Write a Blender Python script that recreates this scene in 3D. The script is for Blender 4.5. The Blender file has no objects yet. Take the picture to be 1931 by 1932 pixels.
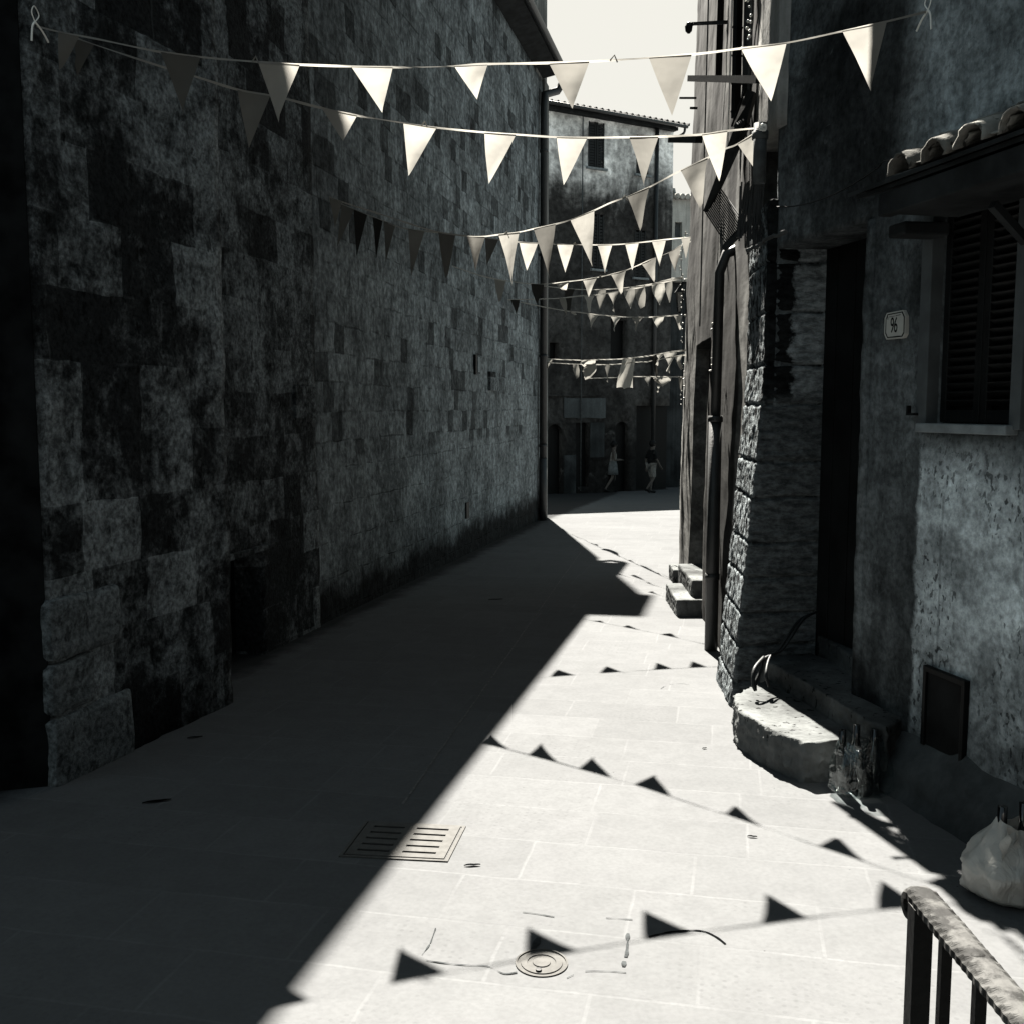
import bpy, bmesh, math, random
from mathutils import Vector, Matrix, noise
random.seed(7)
D = bpy.data
scene = bpy.context.scene
COL = scene.collection
R = math.radians
# ------------------------------------------------------------------ survey of the photograph
F_, HY, CC, H = 1950.0, 768.0, 965.5, 2.0          # focal length, horizon row, centre, eye height
TH = math.atan((CC - HY) / F_)
CAM = Vector((0, 0, H))
SUN = Vector((-0.04667, 0.62227, 0.78141)).normalized()

def gz(y):
    if y < 1.0: return 0.0855
    if y < 21.3: return -0.019 * (y - 5.5)
    if y < 34: return -0.30 - 0.04 * (y - 21.3)
    return -0.808

def ray(u, v):
    x = (u - CC) / F_; y = (CC - v) / F_
    return Vector((x, math.cos(TH) + y * math.sin(TH), -math.sin(TH) + y * math.cos(TH)))

def ground(u, v):
    r = ray(u, v); t = H / -r.z
    for _ in range(60): t = (H - gz(t * r.y)) / -r.z
    return CAM + r * t

def at(u, v, Y):
    r = ray(u, v); return CAM + r * (Y / r.y)

class Plane:
    """vertical plane: origin on the ground plan, direction along it, outward side"""
    def __init__(s, x0, y0, x1, y1, out):
        s.o = Vector((x0, y0, 0)); s.d = Vector((x1 - x0, y1 - y0, 0)); s.L = s.d.length; s.d.normalize()
        s.y = Vector((0, 0, 1)).cross(s.d); s.out = out; s.n = s.y * out
    def mat(s):
        m = Matrix.Identity(4)
        for i, a in enumerate((s.d, s.y, Vector((0, 0, 1)))):
            for j in range(3): m[j][i] = a[j]
        m.translation = s.o
        return m
    def hit(s, u, v, off=0.0):
        r = ray(u, v); o = s.o + s.n * off
        t = (o - CAM).dot(s.n) / r.dot(s.n)
        p = CAM + r * t
        return ((p - s.o).dot(s.d), p.z)
    def w(s, a, z, off=0.0):
        return s.o + s.d * a + s.n * off + Vector((0, 0, z))

# ------------------------------------------------------------------ objects
WM = {}
def place(o, parent=None, m=None):
    m = m or Matrix.Identity(4); WM[o] = m
    if parent is not None:
        o.parent = parent; o.matrix_basis = WM[parent].inverted() @ m
    else:
        o.matrix_basis = m
    COL.objects.link(o)
    return o
def tag(o, label=None, cat=None, group=None, kind=None):
    for k, v in (('label', label), ('category', cat), ('group', group), ('kind', kind)):
        if v: o[k] = v
    return o
def empty(name, loc, label, cat, group=None):
    e = D.objects.new(name, None); e.empty_display_size = .1
    place(e, None, Matrix.Translation(Vector(loc)))
    return tag(e, label, cat, group)
def mesh(name, bm, mat, parent=None, m=None, smooth=False):
    bmesh.ops.recalc_face_normals(bm, faces=bm.faces)
    me = D.meshes.new(name); bm.to_mesh(me); bm.free()
    if smooth:
        for p in me.polygons: p.use_smooth = True
    me.materials.append(mat)
    return place(D.objects.new(name, me), parent, m)
def fit_base(bm_or_none=None): pass

def box(bm, lo, hi, bev=0.0, m=None):
    lo, hi = Vector(lo), Vector(hi)
    r = bmesh.ops.create_cube(bm, size=1.0); vs = r['verts']
    for v in vs:
        v.co = Vector((lo[i] + (v.co[i] + .5) * (hi[i] - lo[i]) for i in range(3)))
    if bev:
        es = list({e for v in vs for e in v.link_edges})
        rr = bmesh.ops.bevel(bm, geom=es, offset=bev, segments=2, affect='EDGES', profile=.5)
        vs = list({v for f in rr['faces'] for v in f.verts} | {v for v in vs if v.is_valid})
    if m is not None:
        for v in vs: v.co = m @ v.co
    return vs
def bar(bm, a, b, w, t, up=(0, 0, 1), bev=0.0):
    """rectangular bar from a to b, width w, thickness t along up"""
    a, b = Vector(a), Vector(b); x = (b - a); L = x.length; x.normalize(); up = Vector(up)
    y = up.cross(x)
    if y.length < 1e-4: y = Vector((1, 0, 0)).cross(x)
    y.normalize(); z = x.cross(y)
    m = Matrix.Identity(4)
    for i, q in enumerate((x, y, z)):
        for j in range(3): m[j][i] = q[j]
    m.translation = a
    return box(bm, (0, -w / 2, -t / 2), (L, w / 2, t / 2), bev, m)
def tube(bm, pts, rad, n=8, cap=True):
    pts = [Vector(p) for p in pts]
    if not hasattr(rad, '__len__'): rad = [rad] * len(pts)
    rings = []; prev = None
    for i, p in enumerate(pts):
        t = (pts[min(i + 1, len(pts) - 1)] - pts[max(i - 1, 0)]).normalized()
        if prev is None:
            a = Vector((0, 0, 1)) if abs(t.z) < .9 else Vector((1, 0, 0)); x = t.cross(a).normalized()
        else:
            x = (prev - t * prev.dot(t)).normalized()
        prev = x; y = t.cross(x)
        rings.append([bm.verts.new(p + (x * math.cos(k * 2 * math.pi / n) + y * math.sin(k * 2 * math.pi / n)) * rad[i]) for k in range(n)])
    for a, b in zip(rings, rings[1:]):
        for k in range(n): bm.faces.new((a[k], a[(k + 1) % n], b[(k + 1) % n], b[k]))
    if cap: bm.faces.new(rings[0]); bm.faces.new(rings[-1])
def lathe(bm, prof, c, n=24, cap=True):
    c = Vector(c); rings = []
    for r, z in prof:
        rings.append([bm.verts.new(c + Vector((r * math.cos(k * 2 * math.pi / n), r * math.sin(k * 2 * math.pi / n), z))) for k in range(n)])
    for a, b in zip(rings, rings[1:]):
        for k in range(n): bm.faces.new((a[k], a[(k + 1) % n], b[(k + 1) % n], b[k]))
    if cap: bm.faces.new(rings[0]); bm.faces.new(rings[-1])
def spline(pts, n=6):
    pts = [Vector(p) for p in pts]; out = []
    P = [pts[0]] + pts + [pts[-1]]
    for i in range(1, len(P) - 2):
        p0, p1, p2, p3 = P[i - 1], P[i], P[i + 1], P[i + 2]
        for k in range(n):
            t = k / n
            out.append(.5 * ((2 * p1) + (-p0 + p2) * t + (2 * p0 - 5 * p1 + 4 * p2 - p3) * t * t + (-p0 + 3 * p1 - 3 * p2 + p3) * t ** 3))
    out.append(pts[-1]); return out
def fbm(p, sc, o=4):
    return noise.fractal(Vector(p) * sc, 1.0, 2.0, o, noise_basis='PERLIN_ORIGINAL')

def panel(bm, s0, s1, z0, z1, holes, thick, out, disp=None, step=None, zbot=None):
    """wall in local coordinates (x along, z up, outer face at y=0), with real openings"""
    def cuts(a, b, xs):
        c = sorted({round(a, 4), round(b, 4), *[round(x, 4) for x in xs if a < x < b]})
        if step:
            r = []
            for p, q in zip(c, c[1:]):
                k = max(1, int((q - p) / step)); r += [p + (q - p) * i / k for i in range(k)]
            c = r + [c[-1]]
        return c
    xs = cuts(s0, s1, [h[0] for h in holes] + [h[1] for h in holes])
    zs = cuts(z0, z1, [h[2] for h in holes] + [h[3] for h in holes])
    V = {}
    def vert(i, j):
        if (i, j) not in V: V[i, j] = bm.verts.new((xs[i], 0, zs[j]))
        return V[i, j]
    fs = []
    for i in range(len(xs) - 1):
        for j in range(len(zs) - 1):
            cx, cz = (xs[i] + xs[i + 1]) / 2, (zs[j] + zs[j + 1]) / 2
            if any(h[0] < cx < h[1] and h[2] < cz < h[3] for h in holes): continue
            fs.append(bm.faces.new((vert(i, j), vert(i + 1, j), vert(i + 1, j + 1), vert(i, j + 1))))
    r = bmesh.ops.extrude_face_region(bm, geom=fs)
    nv = {v for v in r['geom'] if isinstance(v, bmesh.types.BMVert)}
    for v in nv: v.co.y -= out * thick
    fr = [v for v in V.values()]
    if disp:
        for v in fr: v.co.y += out * disp(v.co.x, v.co.z)
    return fr

# ------------------------------------------------------------------ materials
SC = 0.52   # the whole photograph is exposed for the sunlit paving: base colours are scaled down to deepen the shade
class NT:
    def __init__(s, mat):
        s.t = mat.node_tree; s.t.nodes.clear()
        s.out = s.t.nodes.new('ShaderNodeOutputMaterial')
    def new(s, ty, **k):
        n = s.t.nodes.new(ty)
        for a, b in k.items(): setattr(n, a, b)
        return n
    def put(s, sock, v):
        if isinstance(v, bpy.types.NodeSocket): s.t.links.new(v, sock)
        elif isinstance(v, (tuple, list)) and len(v) == 3 and sock.type == 'RGBA': sock.default_value = (*v, 1)
        else: sock.default_value = v
    def m(s, op, a, b=0.0, c=None, clamp=False):
        n = s.new('ShaderNodeMath', operation=op, use_clamp=clamp); s.put(n.inputs[0], a); s.put(n.inputs[1], b)
        if c is not None: s.put(n.inputs[2], c)
        return n.outputs[0]
    def co(s): return s.new('ShaderNodeTexCoord').outputs['Object']
    def xyz(s, v):
        n = s.new('ShaderNodeSeparateXYZ'); s.put(n.inputs[0], v); return n.outputs
    def vec(s, x, y, z):
        n = s.new('ShaderNodeCombineXYZ')
        for i, a in enumerate((x, y, z)): s.put(n.inputs[i], a)
        return n.outputs[0]
    def scl(s, v, sc, rot=0.0):
        n = s.new('ShaderNodeMapping'); s.put(n.inputs[0], v); n.inputs['Scale'].default_value = sc; n.inputs['Rotation'].default_value = (0, 0, rot)
        return n.outputs[0]
    def noise(s, v, sc, det=4.0, ro=.55, dist=0.0):
        n = s.new('ShaderNodeTexNoise'); s.put(n.inputs['Vector'], v); n.inputs['Scale'].default_value = sc
        n.inputs['Detail'].default_value = det; n.inputs['Roughness'].default_value = ro; n.inputs['Distortion'].default_value = dist
        return n.outputs['Fac']
    def vor(s, v, sc, feat='F1'):
        n = s.new('ShaderNodeTexVoronoi', feature=feat); s.put(n.inputs['Vector'], v); n.inputs['Scale'].default_value = sc
        return n.outputs['Distance']
    def wn(s, v):
        n = s.new('ShaderNodeTexWhiteNoise', noise_dimensions='3D'); s.put(n.inputs['Vector'], v); return n.outputs['Value']
    def ss(s, v, a, b, lo=0.0, hi=1.0):
        n = s.new('ShaderNodeMapRange', interpolation_type='SMOOTHSTEP'); s.put(n.inputs[0], v)
        n.inputs[1].default_value = a; n.inputs[2].default_value = b; n.inputs[3].default_value = lo; n.inputs[4].default_value = hi
        return n.outputs[0]
    def mixf(s, f, a, b):
        n = s.new('ShaderNodeMix', data_type='FLOAT'); s.put(n.inputs[0], f); s.put(n.inputs[2], a); s.put(n.inputs[3], b); return n.outputs[0]
    def tint(s, val, c):
        c = tuple(k * SC for k in c)
        n = s.new('ShaderNodeVectorMath', operation='SCALE'); n.inputs[0].default_value = c; s.put(n.inputs['Scale'], val); return n.outputs[0]
    def bump(s, h, st=.5, dist=.02, normal=None):
        n = s.new('ShaderNodeBump'); n.inputs['Strength'].default_value = st; n.inputs['Distance'].default_value = dist; s.put(n.inputs['Height'], h)
        if normal is not None: s.put(n.inputs['Normal'], normal)
        return n.outputs[0]
    def bsdf(s, col, rough=.85, normal=None, metal=0.0, spec=.3, **k):
        n = s.new('ShaderNodeBsdfPrincipled'); s.put(n.inputs['Base Color'], col); s.put(n.inputs['Roughness'], rough)
        n.inputs['Metallic'].default_value = metal; n.inputs['Specular IOR Level'].default_value = spec
        if normal is not None: s.put(n.inputs['Normal'], normal)
        for a, b in k.items(): s.put(n.inputs[a.replace('_', ' ')], b)
        s.t.links.new(n.outputs[0], s.out.inputs[0]); return n
TEAL = (.895, 1.0, 1.045)
WARM = (1.0, .985, .93)
def newmat(name):
    m = D.materials.new(name); m.use_nodes = True; return m, NT(m)

def simple(name, val, tint=TEAL, rough=.75, metal=0.0, spec=.1, var=.25, sc=12.0, bump=.15):
    m, t = newmat(name); c = t.co()
    n = t.noise(c, sc, 5); v = t.m('MULTIPLY', t.ss(n, .3, .7, 1 - var, 1 + var), val)
    nb = t.bump(t.noise(c, sc * 5, 4), bump, .01)
    t.bsdf(t.tint(v, tint), rough, nb, metal, spec); return m

def blocks(t, x, z, bw, bh, jit=.5):
    """returns cell random 1, cell random 2, joint mask(1 = joint), edge distance"""
    row = t.m('FLOOR', t.m('DIVIDE', z, bh))
    r = t.wn(t.vec(row, 3.1, 7.7))
    xs = t.m('ADD', t.m('DIVIDE', x, bw), t.m('MULTIPLY', r, 7.0))
    colm = t.m('FLOOR', xs)
    a = t.wn(t.vec(colm, row, 1.3)); b = t.wn(t.vec(colm, row, 9.3))
    fx = t.m('FRACT', xs); fz = t.m('FRACT', t.m('DIVIDE', z, bh))
    dx = t.m('MULTIPLY', t.m('MINIMUM', fx, t.m('SUBTRACT', 1.0, fx)), bw)
    dz = t.m('MULTIPLY', t.m('MINIMUM', fz, t.m('SUBTRACT', 1.0, fz)), bh)
    return a, b, t.m('MINIMUM', dx, dz)

def mat_paving():
    m, t = newmat('paving_stone'); c = t.co()
    p = t.scl(c, (1, 1, 1), R(11.9)); X, Y, Z = t.xyz(p)
    wob = t.noise(c, 3.0, 3); Xw = t.m('ADD', X, t.m('MULTIPLY', wob, .02)); Yw = t.m('ADD', Y, t.m('MULTIPLY', wob, .03))
    a, b, d = blocks(t, Xw, Yw, .72, .41)
    joint = t.ss(t.m('ADD', d, t.m('MULTIPLY', t.noise(c, 30, 2), .006)), .006, .013, 1, 0)
    big = t.noise(c, .6, 4); fine = t.noise(c, 45, 5, .6); mid = t.noise(c, 7, 5)
    v = t.m('ADD', t.m('MULTIPLY', a, .09), .955)
    v = t.m('MULTIPLY', v, t.ss(big, .3, .7, .96, 1.04))
    v = t.m('MULTIPLY', v, t.ss(mid, .3, .7, .955, 1.04))
    v = t.m('MULTIPLY', v, t.ss(fine, .25, .7, .93, 1.05))
    # punched dots on some slabs
    gx = t.m('FRACT', t.m('MULTIPLY', X, 26)); gy = t.m('FRACT', t.m('MULTIPLY', Y, 26))
    gd = t.m('SQRT', t.m('ADD', t.m('POWER', t.m('SUBTRACT', gx, .5), 2.0), t.m('POWER', t.m('SUBTRACT', gy, .5), 2.0)))
    rr = t.wn(t.vec(t.m('FLOOR', t.m('MULTIPLY', X, 26)), t.m('FLOOR', t.m('MULTIPLY', Y, 26)), 0.0))
    dots = t.m('MULTIPLY', t.ss(gd, .14, .26, 1, 0), t.m('MULTIPLY', t.m('GREATER_THAN', rr, .45), t.m('GREATER_THAN', b, .55)))
    v = t.m('MULTIPLY', v, t.m('SUBTRACT', 1.0, t.m('MULTIPLY', t.m('MULTIPLY', dots, t.ss(t.noise(c, 1.3, 3), .45, .6)), .10)))
    v = t.m('MULTIPLY', v, t.mixf(t.m('MULTIPLY', joint, t.ss(t.noise(c, 2.2, 3), .34, .60)), 1.0, 1.15))
    pit = t.m('MULTIPLY', t.ss(t.vor(c, 9), .02, .05, 1, 0), t.m('GREATER_THAN', t.noise(c, 5, 2), .55))
    v = t.m('MULTIPLY', v, t.m('SUBTRACT', 1.0, t.m('MULTIPLY', pit, .65)))
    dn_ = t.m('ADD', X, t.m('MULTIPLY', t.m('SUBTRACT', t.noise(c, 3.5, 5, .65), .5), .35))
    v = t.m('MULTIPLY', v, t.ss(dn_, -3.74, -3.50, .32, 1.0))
    v = t.m('MULTIPLY', v, PAVE)
    h = t.m('ADD', t.m('MULTIPLY', joint, -.6), t.m('ADD', t.m('MULTIPLY', fine, .35), t.m('MULTIPLY', dots, -.4)))
    t.bsdf(t.tint(v, (.975, 1.0, 1.025)), .95, t.bump(h, .14, .006), 0, .02); return m
PAVE = .123

def mat_stone_wall():
    m, t = newmat('coursed_stone'); c = t.co(); X, Y, Z = t.xyz(c)
    wob = t.m('MULTIPLY', t.noise(c, 2.0, 3), .08)
    Xw = t.m('ADD', X, wob); Zw = t.m('ADD', Z, wob)
    a, b, d = blocks(t, Xw, Zw, .265, .285)
    a2, b2, d2 = blocks(t, Xw, Zw, .95, .36)
    upper = t.ss(t.m('ADD', Z, t.m('MULTIPLY', t.noise(c, 5, 3), .15)), 1.52, 1.62)
    darkb = t.m('MULTIPLY', t.ss(a, .86, .88), upper)
    n1 = t.noise(c, 1.1, 6, .62); n2 = t.noise(c, 14, 5, .6); n3 = t.noise(t.scl(c, (3, 3, .7)), 2.5, 5, .6)
    v = t.m('MULTIPLY', t.ss(n1, .32, .68, .6, 1.3), t.ss(n2, .3, .7, .55, 1.35)); n5 = t.noise(c, 5, 7, .75, .5); v = t.m('MULTIPLY', v, t.ss(n5, .38, .6, .62, 1.18))
    v = t.m('MULTIPLY', v, t.mixf(upper, 1.0, t.m('ADD', t.m('MULTIPLY', b, .24), .88)))
    v = t.m('MULTIPLY', v, t.ss(n3, .3, .6, .7, 1.1))
    v = t.m('MULTIPLY', v, t.m('SUBTRACT', 1.0, t.m('MULTIPLY', darkb, .62)))
    jm = t.mixf(upper, t.ss(d2, .003, .012, 1, 0), t.ss(d, .003, .016, 1, 0))
    jm = t.m('MULTIPLY', jm, t.ss(t.noise(c, 3.3, 4), .42, .6))
    v = t.m('MULTIPLY', v, t.m('SUBTRACT', 1.0, t.m('MULTIPLY', jm, .45)))
    pits = t.m('MULTIPLY', t.ss(t.vor(t.scl(c, (1, 1, .6)), 11), .05, .14, 1, 0), t.ss(t.noise(c, 1.7, 3), .45, .62))
    v = t.m('MULTIPLY', v, t.m('SUBTRACT', 1.0, t.m('MULTIPLY', pits, .6)))
    damp = t.ss(t.m('ADD', Z, t.m('MULTIPLY', t.noise(c, 2.4, 6, .65), .75)), .42, .78)
    v = t.m('MULTIPLY', v, t.mixf(damp, .10, 1.0))
    v = t.m('MULTIPLY', v, STONE)
    h = t.m('ADD', t.m('MULTIPLY', n2, .8), t.m('ADD', t.m('MULTIPLY', jm, -.35), t.m('MULTIPLY', pits, -.5)))
    t.bsdf(t.tint(v, TEAL), .95, t.bump(h, .7, .03), 0, .04); return m
STONE = .275

def mat_mottled(name, light, dark, bias=.5, bw=.62, bh=.46, zdamp=.5, seed=0.0):
    """big ashlar blocks under black lichen"""
    m, t = newmat(name); c0 = t.co(); X, Y, Z = t.xyz(c0)
    c = t.vec(t.m('ADD', X, seed), Y, Z)
    wob = t.m('MULTIPLY', t.noise(c, 2.2, 4), .07)
    a, b, d = blocks(t, t.m('ADD', X, wob), t.m('ADD', Z, wob), bw, bh)
    n1 = t.noise(t.scl(c, (1, 1, .55)), .95, 5, .6, .3); n2 = t.noise(c, 3.6, 8, .72, .3); n3 = t.noise(c, 30, 4, .7)
    k = t.m('ADD', t.m('MULTIPLY', n1, .44), t.m('MULTIPLY', n2, .44))
    k = t.m('ADD', k, t.m('MULTIPLY', t.m('SUBTRACT', a, .5), .17))
    k = t.m('ADD', k, t.m('MULTIPLY', t.m('SUBTRACT', t.noise(c, 11, 6, .7, .4), .5), .30))
    f = t.ss(k, bias - .10, bias + .11)
    v = t.mixf(f, dark, light)
    v = t.m('MULTIPLY', v, t.ss(n3, .3, .7, .45, 1.55)); pk = t.ss(t.noise(t.scl(c, (1, 1, .6)), 13, 3, .6), .57, .66); v = t.m('MULTIPLY', v, t.m('SUBTRACT', 1.0, t.m('MULTIPLY', pk, .6)))
    v = t.m('MULTIPLY', v, t.ss(n2, .2, .8, .75, 1.2))
    jm = t.m('MULTIPLY', t.ss(d, .003, .012, 1, 0), t.ss(t.noise(c, 2.7, 3), .50, .62))
    v = t.m('ADD', v, t.m('MULTIPLY', jm, light * .12))
    damp = t.ss(t.m('ADD', Z, t.m('MULTIPLY', t.noise(c, 1.6, 5, .6), 1.3)), zdamp, zdamp + .55)
    v = t.m('MULTIPLY', v, t.mixf(damp, .16, 1.0))
    h = t.m('ADD', t.m('MULTIPLY', n2, .5), t.m('ADD', t.m('MULTIPLY', n3, .5), t.ss(d, .0, .008, 0, .06)))
    t.bsdf(t.tint(v, TEAL), .95, t.bump(h, .8, .03), 0, .04); return m

def mat_plaster(name, base, streak=.5, spots=0.0, patch=.35, tint=TEAL, damp=.35, seed=0.0, bump=.5, lift=None):
    m, t = newmat(name); c0 = t.co(); X, Y, Z = t.xyz(c0); c = t.vec(t.m('ADD', X, seed), Y, Z)
    n1 = t.noise(c, .8, 6, .62, .3); n2 = t.noise(c, 22, 5, .6); st = t.noise(t.scl(c, (5, 5, .35)), 1.3, 5, .6)
    v = t.m('MULTIPLY', t.ss(n1, .32, .68, 1 - patch, 1 + patch), t.ss(n2, .25, .75, .86, 1.12))
    v = t.m('MULTIPLY', v, t.ss(st, .3, .68, 1 - streak, 1 + streak * .5))
    if lift:   # paler newer render low on one side
        x0, x1, z0, z1, amt = lift
        e = t.m('MULTIPLY', t.noise(c, 1.3, 5, .65), .9)
        k = t.m('MULTIPLY', t.ss(t.m('ADD', X, e), x0, x1), t.ss(t.m('ADD', Z, e), z1, z0))
        v = t.m('MULTIPLY', v, t.mixf(k, 1.0, amt))
    if spots:
        w = t.scl(c, (1, 1, .5)); sv = t.noise(w, 24, 3, .5)
        s1 = t.m('MULTIPLY', t.ss(sv, .60, .67), t.ss(t.noise(c, 2.2, 3), .38, .52))
        if lift: s1 = t.m('MULTIPLY', s1, k)
        v = t.m('MULTIPLY', v, t.m('SUBTRACT', 1.0, t.m('MULTIPLY', s1, spots)))
    if damp:
        dm = t.ss(t.m('ADD', Z, t.m('MULTIPLY', t.noise(c, 1.8, 6, .65), 1.1)), .35 + damp, 1.0 + damp)
        v = t.m('MULTIPLY', v, t.mixf(dm, .16, 1.0))
    v = t.m('MULTIPLY', v, base)
    h = t.m('ADD', t.m('MULTIPLY', n2, .4), t.m('MULTIPLY', n1, 1.2))
    t.bsdf(t.tint(v, tint), .95, t.bump(h, bump, .02), 0, .04); return m

def mat_cloth(name, val, tint=(1, .975, .90)):
    m, t = newmat(name); c = t.co()
    n = t.noise(c, 9, 3); v = t.m('MULTIPLY', t.ss(n, .3, .7, .95, 1.04), val)
    col = t.tint(v, tint)
    d = t.new('ShaderNodeBsdfDiffuse'); tr = t.new('ShaderNodeBsdfTranslucent')
    nb = t.bump(t.noise(c, 7, 2), .25, .03)
    for q in (d, tr): t.put(q.inputs['Color'], col); t.put(q.inputs['Normal'], nb)
    mx = t.new('ShaderNodeMixShader'); mx.inputs[0].default_value = .5
    t.t.links.new(d.outputs[0], mx.inputs[1]); t.t.links.new(tr.outputs[0], mx.inputs[2]); t.t.links.new(mx.outputs[0], t.out.inputs[0])
    return m
def mat_r1():
    m, t = newmat('grimy_plaster'); c = t.co(); X, Y, Z = t.xyz(c)
    n1 = t.noise(c, .9, 7, .65, .4); n2 = t.noise(c, 24, 5, .65); n4 = t.noise(c, 4.5, 6, .65, .5); st = t.noise(t.scl(c, (4, 4, .3)), 1.5, 5, .6)
    e1 = t.m('MULTIPLY', t.m('SUBTRACT', n4, .5), .16); e2 = t.m('MULTIPLY', t.m('SUBTRACT', n1, .5), 1.1)
    Xa = t.m('ADD', X, e1)
    low = t.m('MULTIPLY', t.ss(Xa, 8.745, 8.705), t.ss(t.m('ADD', Z, e1), 1.9, 1.6))       # paler re-rendered panel under the window
    up = t.m('MULTIPLY', t.ss(t.m('ADD', X, e2), 9.2, 8.6), t.ss(t.m('ADD', Z, e2), 2.9, 3.5))   # paler upper wall
    blk = t.m('MULTIPLY', t.m('MULTIPLY', t.ss(t.m('ADD', X, e2), 8.85, 9.15), t.ss(t.m('ADD', X, e2), 10.2, 9.9)), t.m('MULTIPLY', t.ss(t.m('ADD', Z, e2), 2.75, 3.2), t.ss(t.m('ADD', Z, e2), 4.6, 4.1)))
    v = t.m('ADD', .14, t.m('ADD', t.m('MULTIPLY', low, .74), t.m('MULTIPLY', up, .34)))
    v = t.m('MULTIPLY', v, t.m('SUBTRACT', 1.0, t.m('MULTIPLY', blk, .62)))
    v = t.m('MULTIPLY', v, t.ss(n1, .32, .68, .6, 1.35)); v = t.m('MULTIPLY', v, t.ss(n2, .3, .7, .62, 1.3)); v = t.m('MULTIPLY', v, t.ss(n4, .34, .66, .62, 1.25))
    v = t.m('MULTIPLY', v, t.mixf(low, t.ss(st, .34, .66, .78, 1.15), 1.0))
    # drip shaped pock marks in the pale panel
    sv = t.noise(t.scl(c, (1, 1, .62)), 36, 2, .5, .3); msk = t.ss(t.noise(c, 1.9, 3), .40, .55)
    sp = t.m('MULTIPLY', t.ss(sv, .585, .65), t.m('MULTIPLY', msk, t.mixf(low, .35, 1.0)))
    v = t.m('MULTIPLY', v, t.m('SUBTRACT', 1.0, t.m('MULTIPLY', sp, .72)))
    fl = t.m('MULTIPLY', t.ss(t.noise(c, 9, 3, .5, .8), .69, .73), t.m('SUBTRACT', 1.0, low)); v = t.m('ADD', v, t.m('MULTIPLY', fl, .05))
    # rising damp, reaching higher toward the near corner of the doorway
    dz = t.m('ADD', Z, t.m('MULTIPLY', t.m('SUBTRACT', t.noise(c, 1.5, 6, .65, .4), .5), 1.3))
    v = t.m('MULTIPLY', v, t.mixf(t.ss(dz, .25, 1.0), .16, 1.0))
    # vertical seam
    sm_ = t.m('MULTIPLY', t.ss(t.m('ABSOLUTE', t.m('SUBTRACT', t.m('ADD', X, t.m('MULTIPLY', e1, .15)), 8.52)), .004, .014, 1, 0), t.ss(Z, 1.62, 1.5))
    v = t.m('MULTIPLY', v, t.m('SUBTRACT', 1.0, t.m('MULTIPLY', sm_, .35)))
    h = t.m('ADD', t.m('MULTIPLY', n2, .5), t.m('ADD', t.m('MULTIPLY', n4, .9), t.m('MULTIPLY', sp, -.5)))
    t.bsdf(t.tint(v, TEAL), .95, t.bump(h, .7, .02), 0, .04); return m
def mat_far():
    m, t = newmat('far_plaster'); c = t.co(); X, Y, Z = t.xyz(c)
    n1 = t.noise(c, .55, 7, .68, .5); n2 = t.noise(c, 5, 6, .65, .4); st = t.noise(t.scl(c, (2.2, 2.2, .25)), 1.2, 5, .6)
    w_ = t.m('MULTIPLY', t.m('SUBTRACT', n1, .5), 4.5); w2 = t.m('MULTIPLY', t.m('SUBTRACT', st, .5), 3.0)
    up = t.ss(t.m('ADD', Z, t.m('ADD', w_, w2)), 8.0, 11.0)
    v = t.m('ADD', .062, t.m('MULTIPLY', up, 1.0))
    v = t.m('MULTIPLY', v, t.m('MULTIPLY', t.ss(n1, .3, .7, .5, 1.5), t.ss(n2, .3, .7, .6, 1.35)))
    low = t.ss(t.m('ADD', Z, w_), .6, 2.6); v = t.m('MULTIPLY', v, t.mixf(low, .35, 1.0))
    pt = t.m('MULTIPLY', t.ss(t.noise(c, 1.6, 5, .7, .6), .60, .68), t.ss(Z, 4.4, 3.8)); v = t.m('ADD', v, t.m('MULTIPLY', pt, .05))
    t.bsdf(t.tint(v, (1, 1, .98)), .95, t.bump(n2, .7, .04), 0, .04); return m
def mat_r2():
    m, t = newmat('banded_plaster'); c = t.co(); X, Y, Z = t.xyz(c)
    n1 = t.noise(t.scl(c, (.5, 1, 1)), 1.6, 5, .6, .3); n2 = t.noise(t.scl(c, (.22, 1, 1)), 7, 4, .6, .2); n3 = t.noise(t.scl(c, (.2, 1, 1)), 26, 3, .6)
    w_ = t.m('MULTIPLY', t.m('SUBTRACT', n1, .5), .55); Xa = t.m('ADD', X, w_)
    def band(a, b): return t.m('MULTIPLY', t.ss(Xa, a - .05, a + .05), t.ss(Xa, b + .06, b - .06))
    hi = t.m('ADD', band(.72, 1.15), t.m('ADD', band(1.6, 2.3), t.m('MULTIPLY', band(3.3, 4.6), .35)), clamp=True)  # pale and dark bands set by distance along the wall
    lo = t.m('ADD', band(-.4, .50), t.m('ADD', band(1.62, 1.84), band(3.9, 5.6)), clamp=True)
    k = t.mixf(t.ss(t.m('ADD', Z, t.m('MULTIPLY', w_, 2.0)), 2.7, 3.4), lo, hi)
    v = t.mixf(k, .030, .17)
    v = t.m('MULTIPLY', v, t.m('MULTIPLY', t.ss(n1, .34, .64, .5, 1.3), t.ss(n2, .36, .62, .6, 1.2)))
    v = t.m('MULTIPLY', v, t.ss(n3, .3, .7, .8, 1.15))
    t.bsdf(t.tint(v, (1, 1, .96)), .95, t.bump(t.m('ADD', n2, t.m('MULTIPLY', n3, .4)), .3, .008), 0, .03); return m
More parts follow.
